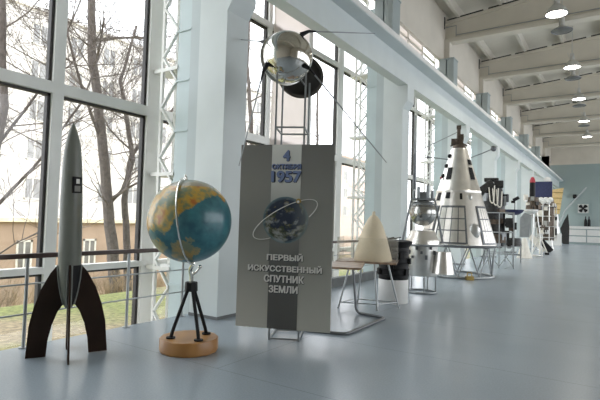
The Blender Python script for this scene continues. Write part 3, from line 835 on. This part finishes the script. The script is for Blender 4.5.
# ------------------------------------------------------------------ dark instrument unit in a cage
ix, iy = -3.55, 18.8
il = thing('instrument_cage', 'dark machinery in a pale tube cage next to the silver cone', 'spacecraft', (ix, iy, 0), facing(ix, iy))
def iz(y): return 1.5 + (225.6 - y) * .0365
ixo = lambda p: (p - 502) * .0365
b = B(); b.lathe([(0, iz(247)), (.40, iz(247)), (.46, iz(235)), (.42, iz(215)), (.46, iz(200)), (.34, iz(188)), (0, iz(186))], 24, (ixo(492), 0, 0)); b.obj('core', 'dark', il)
b = B(); Rm = Matrix.Rotation(math.radians(-38), 3, 'Y'); b.box((ixo(486), -.25, iz(188)), (.62, .5, .28), Rm); b.box((ixo(498), -.1, iz(184)), (.32, .4, .26)); b.box((ixo(491), 0, iz(179.5)), (.5, .4, .14)); b.obj('top_unit', 'dark', il, smooth=0, bevel=.03)
rr2 = random.Random(3)
for k in range(16):
    t = rr2.uniform(PI, 2 * PI); z = iz(rr2.uniform(196, 243)); R = Matrix.Rotation(t, 3, 'Z')
    B().box((ixo(493) + math.cos(t) * .45, math.sin(t) * .45, z), (rr2.uniform(.1, .25), rr2.uniform(.12, .3), rr2.uniform(.12, .35)), R).obj('unit', rr2.choice(['dark', 'brown', 'black', 'alu_d']), il, smooth=0)
for k in range(3):
    x0 = ixo(491 + k * 3.4); b = B(); b.tube(rounded([(x0 - .07, -.52, iz(188 + k)), (x0 - .02, -.60, iz(203 + k * 2)), (x0 + .10, -.62, iz(204 + k * 2)), (x0 + .12, -.55, iz(186 + k * 3))], .10), .020, 8); b.obj('loop_pipe', 'white_warm', il)
for k in range(14):
    B().box((ixo(497 + 1.1 * (k % 7) * 2), rr2.uniform(-.45, .2), iz(rr2.uniform(214, 245))), (rr2.uniform(.12, .26), rr2.uniform(.12, .3), rr2.uniform(.14, .40))).obj('unit', rr2.choice(['dark', 'black', 'dark', 'brown', 'alu_d']), il, smooth=0)
xs_ = (ixo(485), ixo(499), ixo(512))
b = B()
for x in xs_:
    for y in (-.62, .55): b.bar((x, y, 0), (x, y, iz(213)), .035)
for z in (iz(213), iz(232), iz(246), .5):
    for y in (-.62, .55): b.bar((xs_[0], y, z), (xs_[2], y, z), .035)
    for x in (xs_[0], xs_[2]): b.bar((x, -.62, z), (x, .55, z), .035)
for x0, x1 in ((xs_[0], xs_[1]), (xs_[1], xs_[2])): b.bar((x0, -.62, .05), (x1, -.62, iz(246)), .025); b.bar((x1, -.62, .05), (x0, -.62, iz(246)), .025)
b.obj('cage', 'tube_l', il, smooth=0)

# ------------------------------------------------------------------ blue dish on its stand
bx, by = -3.72, 21.9
bl = thing('dish_antenna_model', 'shallow navy blue dish on a grey stand beyond the dark machinery', 'antenna', (bx, by, 0), facing(bx, by))
def bz(y): return 1.5 + (226 - y) * .0418
b = B(); b.lathe([(0, bz(215)), (.2, bz(214.5)), (.36, bz(212)), (.42, bz(209.5)), (.40, bz(209.5)), (.2, bz(212)), (0, bz(212.5))], 32); b.obj('dish', 'navy', bl)
b = B(); b.cyl((0, 0, bz(240)), (0, 0, bz(214)), .05, .03, n=12); b.box((0, 0, bz(226)), (.28, .24, .3)); b.cyl((0, 0, bz(246)), (0, 0, bz(238)), .35, .3, n=20); b.obj('pedestal_column', 'dark', bl, smooth=30)
b = B(); b.tube([(.05, 0, bz(212)), (.06, 0, bz(200))], .014, 8); b.box((.1, 0, bz(198.5)), (.26, .16, .13), Matrix.Rotation(-.5, 3, 'Y')); b.box((-.02, 0, bz(201.5)), (.14, .12, .1)); b.obj('feed_unit', 'black', bl, smooth=0)
b = B()
for sx in (-.3, .3):
    for sy in (-.3, .3): b.bar((sx, sy, 0), (sx, sy, bz(245)), .04)
for z in (.3, bz(246)): b.bar((-.3, -.3, z), (.3, -.3, z), .035); b.bar((-.3, .3, z), (.3, .3, z), .035); b.bar((-.3, -.3, z), (-.3, .3, z), .035); b.bar((.3, -.3, z), (.3, .3, z), .035)
b.obj('stand_frame', 'alu_d', bl, smooth=0)

# ------------------------------------------------------------------ white skirt cone
prof = [(.34, 0), (.35, .02), (.30, .16), (.22, .42), (.15, .68), (.10, .92), (.075, .95), (0, .955)]
b = B(); b.lathe([(0, .0)] + prof, 16)
tag(b.obj('nozzle_cone', 'white_warm', loc=(-3.72, 24.9, 0), smooth=20), 'small white faceted cone on the floor beyond the navy dish', 'cone')

# ------------------------------------------------------------------ probe with red cap
ux, uy = -3.6, 26.9
ul = thing('probe_model', 'probe with a dark red-capped tube above a white dish and grey panel', 'spacecraft', (ux, uy, 0), facing(ux, uy))
def uz(y): return 1.5 + (226.5 - y) * .0505
uxo = lambda p: (p - 532) * .0495
b = B(); b.cyl((uxo(530.5), 0, uz(198)), (uxo(530.5), 0, uz(182)), .14, .13, n=16); b.obj('tube_body', 'black', ul)
b = B(); b.lathe([(.135, uz(182)), (.13, uz(180)), (.08, uz(177)), (0, uz(176))], 16, (uxo(530.5), 0, 0)); b.obj('red_cap', 'red', ul)
b = B(); b.cyl((uxo(531), 0, uz(209)), (uxo(531), 0, uz(197)), .34, .26, n=20); b.obj('body', 'brown', ul)
for k in range(9):
    t = rr2.uniform(PI, 2 * PI); b = B(); b.box((uxo(531) + math.cos(t) * .36, math.sin(t) * .33, uz(rr2.uniform(197, 209))), (.16, .16, rr2.uniform(.12, .28)), Matrix.Rotation(t, 3, 'Z')); b.obj('unit', rr2.choice(['dark', 'alu', 'brown', 'white_warm']), ul, smooth=0)
b = B(); b.lathe([(0, uz(214)), (.18, uz(213.5)), (.33, uz(211)), (.34, uz(209.5)), (0, uz(210))], 28, (uxo(529.5), -.2, 0)); b.obj('dish', 'white', ul)
b = B(); b.prism([(-.27, -.62), (.18, -.62), (.27, .5), (-.05, .62), (-.27, .35)], (uxo(524.5), -.35, uz(225)), (1, 0, 0), (0, .15, 1), .04); b.obj('grey_panel', 'alu_d', ul, smooth=0)
b = B()
for k in range(3):
    t = math.radians(-100 + 120 * k); b.tube([(uxo(532) + math.cos(t) * .15, math.sin(t) * .15, uz(212)), (uxo(532) + math.cos(t) * .42, math.sin(t) * .42, .03)], .03, 8)
b.tube(circle((uxo(532), 0, .04), .42, 24), .03, 6, True); b.obj('stand', 'alu', ul)
b = B(); b.tube([(uxo(531), -.1, uz(214)), (uxo(521), -.4, uz(236))], .025, 8); b.obj('strut', 'white_warm', ul)

# ------------------------------------------------------------------ orbiter with navy box
ox, oy = -4.0, 35.3
ol = thing('orbiter_model', 'tall brown spacecraft topped with a large navy box panel', 'spacecraft', (ox, oy, 0), facing(ox, oy))
def oz(y): return 1.5 + (226.7 - y) * .0654
oxo = lambda p: (p - 544) * .0654
b = B(); b.span((oxo(534), -.2, oz(197)), (oxo(549.5), .3, oz(181))); b.obj('navy_panel', 'navy', ol, smooth=0, bevel=.02)
b = B(); b.lathe([(0, -.02), (.22, 0), (.22, .06), (.12, .1), (0, .11)], 20, (oxo(545), 0, oz(179.5)), R=Matrix.Rotation(PI / 2, 3, 'X')); b.cyl((oxo(545), 0, oz(181)), (oxo(545), 0, oz(178)), .03, n=8); b.obj('white_dish', 'white', ol)
b = B(); b.lathe([(0, oz(240)), (.50, oz(240)), (.55, oz(228)), (.5, oz(215)), (.55, oz(205)), (.40, oz(197)), (0, oz(196))], 24, (oxo(544), .1, 0)); b.obj('core', 'brown', ol)
for k in range(18):
    t = rr2.uniform(PI, 2 * PI); b = B(); b.box((oxo(544) + math.cos(t) * .55, .1 + math.sin(t) * .55, oz(rr2.uniform(203, 238))), (.2, .22, rr2.uniform(.2, .5)), Matrix.Rotation(t, 3, 'Z')); b.obj('unit', rr2.choice(['dark', 'brown', 'alu', 'white_warm', 'brown']), ol, smooth=0)
b = B()
for k in range(5): b.ball((oxo(539.5 + k * 2.1), -.45, oz(199.5 + (k % 2) * 2)), .17, 12)
b.obj('white_tanks', 'white', ol)
for z in (206, 216, 226, 237):
    B().tube(circle((oxo(544), .1, oz(z)), .62, 28), .035, 6, True).obj('frame_ring', 'alu', ol)
for k in range(6):
    t = math.radians(180 + 36 * k); B().tube([(oxo(544) + math.cos(t) * .62, .1 + math.sin(t) * .62, oz(240)), (oxo(544) + math.cos(t) * .60, .1 + math.sin(t) * .60, oz(204))], .03, 6).obj('frame_rod', rr2.choice(['alu', 'white_warm', 'tube']), ol)
for k in range(4):
    t = math.radians(45 + 90 * k); B().tube([(oxo(544) + math.cos(t) * .45, .1 + math.sin(t) * .45, oz(238)), (oxo(544) + math.cos(t) * .62, .1 + math.sin(t) * .62, 0)], .045, 8).obj('leg', 'alu', ol)
# fold-out ramps in front
rp = thing('ramp_panel', 'slanted black panel on a white brace on the floor before the navy-topped spacecraft', 'panel', (-3.75, 32.2, 0), facing(-3.75, 32.2))
b = B(); b.bar((-.75, .0, .95), (.05, -.05, .06), .34, .05, (0, 1, 0)); b.obj('brace', 'white_warm', rp, smooth=0)
b = B(); b.bar((-.15, -.12, .66), (.40, -.15, .05), .34, .05, (0, 1, 0)); b.obj('black_panel', 'black', rp, smooth=0)
ft_ = thing('rover_stand', 'small tripod stand with a dark foot in front of the navy-topped spacecraft', 'stand', (-3.6, 29.2, 0), facing(-3.6, 29.2))
b = B()
for k in range(3):
    t = math.radians(30 + 120 * k); b.tube([(0, 0, 1.0), (math.cos(t) * .45, math.sin(t) * .45, .03)], .035, 8)
b.obj('leg_frame', 'white_warm', ft_); B().box((.35, -.1, .06), (.22, .16, .12)).obj('dark_foot', 'black', ft_, smooth=0, bevel=.02)
B().box((0, 0, 1.06), (.3, .3, .16)).obj('top_block', 'alu', ft_, smooth=0, bevel=.02)

# ------------------------------------------------------------------ gold panel craft, antenna rod
hx, hy = -4.3, 44.6
hl = thing('gold_panel_craft', 'spacecraft with a pale gold foil panel over a white base near the far wall', 'spacecraft', (hx, hy, 0), facing(hx, hy))
hz_ = lambda y: 1.5 + (227 - y) * .083
hxo = lambda p: (p - 557) * .081
b = B(); b.prism([(hxo(551), hz_(213)), (hxo(560), hz_(214)), (hxo(563.5), hz_(188)), (hxo(551.5), hz_(190))], (0, -.2, 0), (1, 0, 0), (0, 0, 1), .08)
b.obj('gold_panel', 'gold', hl, smooth=0)
b = B()
for k in range(4): b.bar((hxo(551.3), -.26, hz_(209 - k * 5.5)), (hxo(560.7 + k * .8), -.26, hz_(209.5 - k * 5.6)), .05)
b.obj('panel_rib', 'brass', hl, smooth=0)
b = B(); b.span((hxo(549), -.5, 0), (hxo(562), .5, hz_(233))); b.obj('white_base', 'white', hl, smooth=0, bevel=.03)
b = B(); b.lathe([(0, hz_(233)), (.4, hz_(233)), (.34, hz_(222)), (.22, hz_(213)), (0, hz_(212))], 20, (hxo(556), 0, 0)); b.obj('body', 'alu', hl)
b = B(); b.tube([(hxo(557), -.2, hz_(232)), (hxo(565), -.3, hz_(210)), (hxo(583), -.6, hz_(188))], .045, 8); b.obj('boom', 'tube_l', hl)

vx, vy = -4.0, 49.0
b = B(); b.prism([(-.35, .2), (-.15, -.0), (.30, -.0), (.33, 1.5), (.22, 2.75), (-.10, 2.1), (-.40, 1.35), (-.25, .8)], (0, 0, 0), (1, 0, 0), (0, .12, 1), .06)
lp_ = tag(b.obj('solar_panel', 'dark', loc=(vx, vy, 0.02), smooth=0), 'dark grey pointed panel standing at the end of the exhibit row', 'panel'); lp_.rotation_euler = (0, 0, facing(vx, vy))

# ------------------------------------------------------------------ far wall
cn = thing('counter', 'long white counter with drawer fronts along the far wall', 'counter', (-1.6, 51.4, 0))
b = B(); b.span((-2.65, -.5, 1.42), (4.5, .55, 1.66)); b.obj('worktop', 'white', cn, smooth=0)
B().span((-2.6, -.42, 0), (4.4, .55, 1.42)).obj('carcass', 'farwall', cn, smooth=0)
for k in range(4):
    for z in (.2, .82): B().span((-2.5 + k * 1.7, -.45, z), (-.9 + k * 1.7, -.42, z + .52)).obj('drawer', 'white', cn, smooth=0)
for k, x in enumerate((-2.55, -2.28)):
    b = B(); b.lathe([(0, 0), (.12, 0), (.13, .1), (.12, .55), (.05, .72), (.045, .92), (0, .93)], 14)
    tag(b.obj('dark_vase', 'black', loc=(x, 51.45, 1.661)), ('tall dark vase on the white counter, left of the pair', 'tall dark vase on the white counter, right of the pair')[k], 'vase', 'dark vases on the far counter')
fn = thing('wall_fan', 'square ventilation fan with dark blades set in the far wall', 'fan', (-2.78, 51.98, 3.33))
b = B(); R0 = .42
for p, q_ in (((-.55, -.52), (-.44, .52)), ((.44, -.52), (.55, .52)), ((-.44, .42), (.44, .52)), ((-.44, -.52), (.44, -.42))): b.span((p[0], -.10, p[1]), (q_[0], .02, q_[1]))
b.obj('housing', 'farwall', fn, smooth=0)
B().span((-.44, -.01, -.42), (.44, .01, .42)).obj('back_plate', 'white', fn, smooth=0)
for k in range(4):
    t = PI / 4 + k * PI / 2; u = Vector((math.cos(t), 0, math.sin(t))); w_ = Vector((-math.sin(t), 0, math.cos(t)))
    B().prism([(.06, -.05), (.38, -.17), (.42, .05), (.34, .18), (.06, .06)], (0, -.05, 0), u, w_, .02).obj('blade', 'black', fn, smooth=0)
B().cyl((0, -.09, 0), (0, -.02, 0), .08, n=14).obj('hub', 'black', fn)
wl = thing('wall_floodlight', 'small dark floodlight on the far wall above the fan', 'floodlight', (-3.45, 51.97, 4.4))
b = B(); b.box((0, -.25, .05), (.3, .2, .36)); b.obj('head', 'black', wl, smooth=0, bevel=.03)
B().bar((0, .0, -.1), (0, -.2, 0), .06).obj('bracket', 'black', wl, smooth=0)

# ------------------------------------------------------------------ ceiling lamps
def lamp(x, y, z, lit, lab):
    t = thing('ceiling_lamp', lab, 'lamp', (x, y, z), 0, 'lit ceiling lamps' if lit else 'unlit ceiling lamps')
    hs_ = 1.0 if lit else .45
    b = B(); b.lathe([(.30, -.02), (.315, .0), (.30, .06), (.24, .16), (.16, .24), (.09, .30), (.09, .44 / hs_), (0, .44 / hs_)], 32)
    for v in b.bm.verts: v.co.z *= hs_
    b.obj('shade', 'lamp', t)
    b = B(); b.tube(circle((0, 0, -.005), .31, 32), .018, 8, True); b.obj('rim', 'tube', t)
    b = B(); b.lathe([(.295, .0), (.2, -.03), (0, -.045)], 32); b.obj('lens', 'lamp_lit' if lit else 'lamp_off', t)
    zt = zr(x) - .02 - z
    b = B(); b.cyl((0, 0, .44), (0, 0, zt), .018, n=8); b.cyl((-.12, 0, .44), (-.16, 0, .62), .012, n=6); b.box((0, 0, .5), (.14, .12, .12)); b.obj('hanger', 'lamp', t, smooth=0)
    return t
LIT = [(-1.60, 16.35), (-1.60, 22.2), (-1.70, 27.9), (-1.79, 33.9), (-1.90, 39.8)]
ords = ['nearest and largest lit ceiling lamp', 'second lit ceiling lamp from the front', 'third lit ceiling lamp from the front', 'fourth lit ceiling lamp from the front', 'farthest lit ceiling lamp']
for (x, y), s in zip(LIT, ords):
    lamp(x, y, 8.06, True, s + ' hanging between the cream girders')
    l = bpy.data.lights.new('lamp_glow', 'SPOT'); l.energy = 160; l.color = (1, .93, .82); l.shadow_soft_size = .25; l.spot_size = math.radians(150); l.spot_blend = .6
    lo = bpy.data.objects.new('lamp_glow', l); COL.objects.link(lo); lo.location = (x, y, 7.9)
OFF = [(-1.58, 17.75), (-1.68, 23.75), (-1.76, 29.3), (-1.86, 35.2)]
ords = ['nearest dark unlit ceiling lamp', 'second dark unlit ceiling lamp from the front', 'third dark unlit ceiling lamp from the front', 'farthest dark unlit ceiling lamp']
for (x, y), s in zip(OFF, ords): lamp(x, y, 8.02, False, s + ' hanging behind a lit one')

# ------------------------------------------------------------------ outside
def gz(x): return -.55 if x > -11 else max(-5.0, -.55 + (x + 11) * .24)
b = B()
xs = [-5.6, -8, -11, -14, -18, -24, -30, -60]
prev = None
for x in xs:
    row = [b.bm.verts.new((x, y, gz(x) + .0)) for y in (-30, 10, 50, 160)]
    if prev:
        for j in range(3): b.bm.faces.new((prev[j], prev[j + 1], row[j + 1], row[j]))
    prev = row
o = b.obj('ground', 'ground', smooth=0); o['kind'] = 'structure'

def grow(bb, p, d, L, r, depth, R, spread=.6, up=.15, nseg=4):
    """one curved tapering branch and its side branches"""
    pts = [p]; q = Vector(p); dd = Vector(d).normalized()
    for i in range(nseg):
        dd = (dd + Vector((R.uniform(-1, 1), R.uniform(-1, 1), R.uniform(-1, 1))) * .20 + Vector((0, 0, up * .3))).normalized()
        q = q + dd * L / nseg; pts.append(q.copy())
    bb.tube(pts, r, 6 if r > .04 else (4 if r > .012 else 3), r1=max(.0028, r * .35))
    if depth <= 0: return
    nb = 4 if depth > 1 else 5
    for k in range(nb):
        t = R.uniform(.25, 1.0); i = min(nseg - 1, int(t * nseg)); f = t * nseg - i
        bp = pts[i].lerp(pts[i + 1], f)
        ax = Vector((R.uniform(-1, 1), R.uniform(-1, 1), R.uniform(-.5, .7)))
        nd = (dd * .6 + ax * spread * 1.1).normalized()
        grow(bb, bp, nd, L * R.uniform(.45, .75), max(.005, r * (1 - .6 * t) * R.uniform(.45, .7)), depth - 1, R, spread, up, nseg)

def tree(name, label, trunks, seed, nb, blen, depth=3, zmin=1.5, br=.06):
    R = random.Random(seed)
    base = Vector(trunks[0][0][0])
    t = thing(name, label, 'tree', base, 0, 'bare trees outside the windows')
    b = B(); lim = B()
    for pts, r0, r1 in trunks:
        P = [Vector(p) - base for p in pts]
        # densify
        Q = []
        for a_, c_ in zip(P, P[1:]):
            for i in range(4): Q.append(a_.lerp(c_, i / 4) + Vector((R.uniform(-1, 1), R.uniform(-1, 1), 0)) * .02)
        Q.append(P[-1]); b.tube(Q, r0, 10, r1=r1)
        k = 0
        while k < nb:
            i = R.randrange(len(Q) - 1); p = Q[i].lerp(Q[i + 1], R.random())
            if p.z + base.z < zmin: 
                if R.random() < .75: continue
            a_ = R.uniform(0, 2 * PI); d = Vector((math.cos(a_), math.sin(a_), R.uniform(-.05, .9)))
            rr = (r0 + (r1 - r0) * i / len(Q)) * R.uniform(.16, .42)
            grow(lim, p, d, blen * R.uniform(.6, 1.2), max(.018, min(rr, br)), depth, R); k += 1
    b.obj('trunk', 'bark', t); lim.obj('branches', 'twig', t, smooth=60)
X = -14
tree('bare_tree', 'bare double-trunked tree outside the window just right of the rocket',
     [([(X, 10.12, gz(X) - .2), (X, 10.05, -.8), (X, 9.88, .33), (X, 9.64, 1.97), (X, 9.26, 4.22), (X, 8.86, 6.4), (X, 8.70, 8.3), (X, 8.9, 12.5)], .215, .10),
      ([(X, 10.62, gz(X) - .2), (X, 10.45, .3), (X, 10.25, 2.0), (X, 10.48, 3.6), (X, 10.2, 4.9), (X, 9.9, 6.0), (X + .2, 10.3, 8.0)], .135, .04),
      ([(X, 10.47, 3.55), (X + .2, 11.0, 4.4), (X + .3, 11.9, 5.4), (X + .3, 13.0, 7.0)], .07, .03),
      ([(X, 9.75, 1.9), (X + .1, 10.25, 2.5), (X + .1, 10.5, 3.5)], .06, .06),
      ([(X, 9.3, 3.9), (X + .2, 8.5, 5.2), (X + .4, 7.6, 7.2)], .06, .03)], 11, 8, 2.4, 3, .8)
tree('bare_tree', 'bare tree at the left edge whose boughs cross the leftmost panes',
     [([(-12.5, 5.2, gz(-12.5) - .2), (-12.4, 5.3, 1.5), (-12.2, 5.5, 4), (-12.2, 5.2, 8), (-12, 5.4, 11)], .13, .05),
      ([(-12.3, 5.3, 1.4), (-12.1, 6.2, 2.6), (-11.8, 7.2, 4.4), (-11.8, 7.9, 6.5)], .045, .015),
      ([(-12.3, 5.4, 3), (-12.3, 6.6, 5.0), (-12.4, 7.6, 8.0)], .04, .015)], 23, 14, 2.6, 3, .0)
tree('bare_tree', 'bare tree outside the window between the near column and the satellite',
     [([(-13, 16.0, gz(-13) - .2), (-13, 16.1, 2), (-13, 15.7, 5), (-13.2, 15.5, 8), (-13, 15.2, 12)], .14, .05),
      ([(-13, 16, 2), (-12.6, 14.9, 4.2), (-12.3, 14.2, 7.0)], .07, .03)], 31, 15, 2.4, 3, .0)
tree('bare_tree', 'bare tree outside the window right of the satellite stand',
     [([(-14, 22.4, gz(-14) - .2), (-14, 22.3, 2.5), (-14, 22.6, 6), (-14, 22.4, 10)], .13, .05)], 43, 14, 2.2, 3, .0)
tree('bare_tree', 'bare tree beyond the second column, seen between the lattice bars',
     [([(-14, 31.5, gz(-14) - .2), (-14, 31.4, 2.5), (-14, 31.9, 6), (-14, 31.7, 10)], .13, .05)], 57, 12, 2.4, 2, .0)

# shrubs on the slope
SHR = [((-13.5, 6.0, .9), 'dry brown shrub on the lawn at the far left, outside'),
       ((-12.6, 8.9, .6), 'dry brown shrub behind the rocket fins, outside'),
       ((-16.5, 13.6, .9), 'low dry brown shrub on the slope between tree trunks and globe, outside'),
       ((-18.5, 6.6, 1.5), 'tall dry shrub before the peach building, farthest left outside'),
       ((-21.5, 11.4, 1.5), 'tall dry shrub before the peach building, left of the rocket body'),
       ((-22.5, 17.2, 1.5), 'tall dry shrub before the peach building, between the tree trunks and the globe')]
for k, ((sx, sy, s), lab) in enumerate(SHR):
    R = random.Random(90 + k); b = B()
    for j in range(60):
        a_ = R.uniform(0, 2 * PI); b_ = Vector((math.cos(a_) * R.random() * s * .8, math.sin(a_) * R.random() * s * 1.3, 0))
        grow(b, b_, Vector((math.cos(a_) * .5, math.sin(a_) * .5, 1)), R.uniform(.6, 1.3) * s, .014, 2 if s > 1.5 else 1, R)
    tag(b.obj('dry_shrub', 'shrub', loc=(sx, sy, gz(sx) - .05), smooth=0), lab, 'shrub', 'shrubs outside')

def building(name, label, x, ya, yb, z0, z1, wall, roofm, wins, pane):
    t = thing(name, label, 'building', (x, (ya + yb) / 2, z0)); yc = (ya + yb) / 2
    B().span((-8, ya - yc, 0), (0, yb - yc, z1 - z0)).obj('walls', wall, t, smooth=0)
    B().span((-8.1, ya - yc - .1, z1 - z0), (.25, yb - yc + .1, z1 - z0 + .25)).obj('cornice', roofm, t, smooth=0)
    for (y, z, w, h) in wins:
        f = B(); y -= yc; z -= z0
        f.span((-.02, y, z), (.06, y + .12, z + h)); f.span((-.02, y + w - .12, z), (.06, y + w, z + h)); f.span((-.02, y, z), (.06, y + w, z + .12)); f.span((-.02, y, z + h - .12), (.06, y + w, z + h)); f.span((-.02, y + w / 2 - .05, z), (.05, y + w / 2 + .05, z + h))
        fo = f.obj('window', 'white_warm', t, smooth=0)
        B().span((-.02, y + .1, z + .1), (.03, y + w - .1, z + h - .1)).obj('glass', pane, fo, smooth=0)
w1 = [(y, z, 1.5, 1.9) for y in [14.0 + 3.4 * i for i in range(13)] for z in (2.6, 6.0, 9.4, 12.8, 16.0)]
building('apartment_building', 'tall pale beige apartment building with rows of windows beyond the trees', -42, 8, 60, -5, 19, 'facade', 'facade', w1, 'pane')
w2 = [(y, -2.3, .95, 2.1) for y in (14.6, 18.9, 23.6, 27.6)]
building('annex', 'low peach-coloured building behind the tree trunks, seen below the handrail', -30, 8, 34, -5, .90, 'peach', 'facade_b', w2, 'pane_d')
w3 = [(64 + 3.4 * i, z, 1.5, 1.9) for i in range(9) for z in (2.6, 6.0, 9.4)]
building('apartment_building', 'distant pink brick building seen through the windows behind the satellite stand', -44, 62, 110, -5, 14, 'brick', 'facade', w3, 'pane')

# ------------------------------------------------------------------ light
W = bpy.data.worlds.new('overcast'); SC.world = W; W.use_nodes = True
nt = W.node_tree; N, L = nt.nodes, nt.links
bg = N['Background']
tc = N.new('ShaderNodeTexCoord'); sp = N.new('ShaderNodeSeparateXYZ'); L.new(tc.outputs['Generated'], sp.inputs[0])
cr = N.new('ShaderNodeValToRGB'); e = cr.color_ramp.elements
e[0].position = 0.0; e[0].color = (.85, .88, .93, 1); e[1].position = .8; e[1].color = (.93, .97, 1.0, 1)
L.new(sp.outputs['Z'], cr.inputs[0]); L.new(cr.outputs[0], bg.inputs['Color'])
bg.inputs['Strength'].default_value = 2.6
# daylight portals in the window openings guide the sampling of the sky
def portal(loc, rot, sx, sy):
    l = bpy.data.lights.new('window_portal', 'AREA'); l.shape = 'RECTANGLE'; l.size = sx; l.size_y = sy; l.cycles.is_portal = True
    o = bpy.data.objects.new('window_portal', l); COL.objects.link(o); o.location = loc; o.rotation_euler = rot
portal((GX - .2, 23, 3.1), (0, -PI / 2, 0), 9.0, 58)
portal((RX + .35, 27.7, 3.85), (0, PI / 2, 0), 5.5, 48.6)

# ------------------------------------------------------------------ camera
f, yaw, pit, rol = 479.7, .58724, .04155, .028787
F = Vector((-math.sin(yaw) * math.cos(pit), math.cos(yaw) * math.cos(pit), math.sin(pit)))
Rr = Vector((math.cos(yaw), math.sin(yaw), 0)); U = Rr.cross(F)
Rv = Rr * math.cos(rol) + U * math.sin(rol); Uv = -Rr * math.sin(rol) + U * math.cos(rol)
cam = bpy.data.cameras.new('camera'); cam.sensor_width = 36; cam.lens = f / 600 * 36; cam.clip_end = 500
co = bpy.data.objects.new('camera', cam); COL.objects.link(co)
mw = Matrix((Rv, Uv, -F)).transposed().to_4x4(); mw.translation = (0, 0, 1.5); co.matrix_world = mw
SC.camera = co
SC.view_settings.view_transform = 'Standard'; SC.view_settings.look = 'None'
SC.view_settings.exposure = 0.65; SC.view_settings.gamma = 1; SC.view_settings.use_curve_mapping = False
SC.cycles.max_bounces = 10; SC.cycles.diffuse_bounces = 6; SC.cycles.transparent_max_bounces = 16
SC.cycles.sample_clamp_indirect = 6
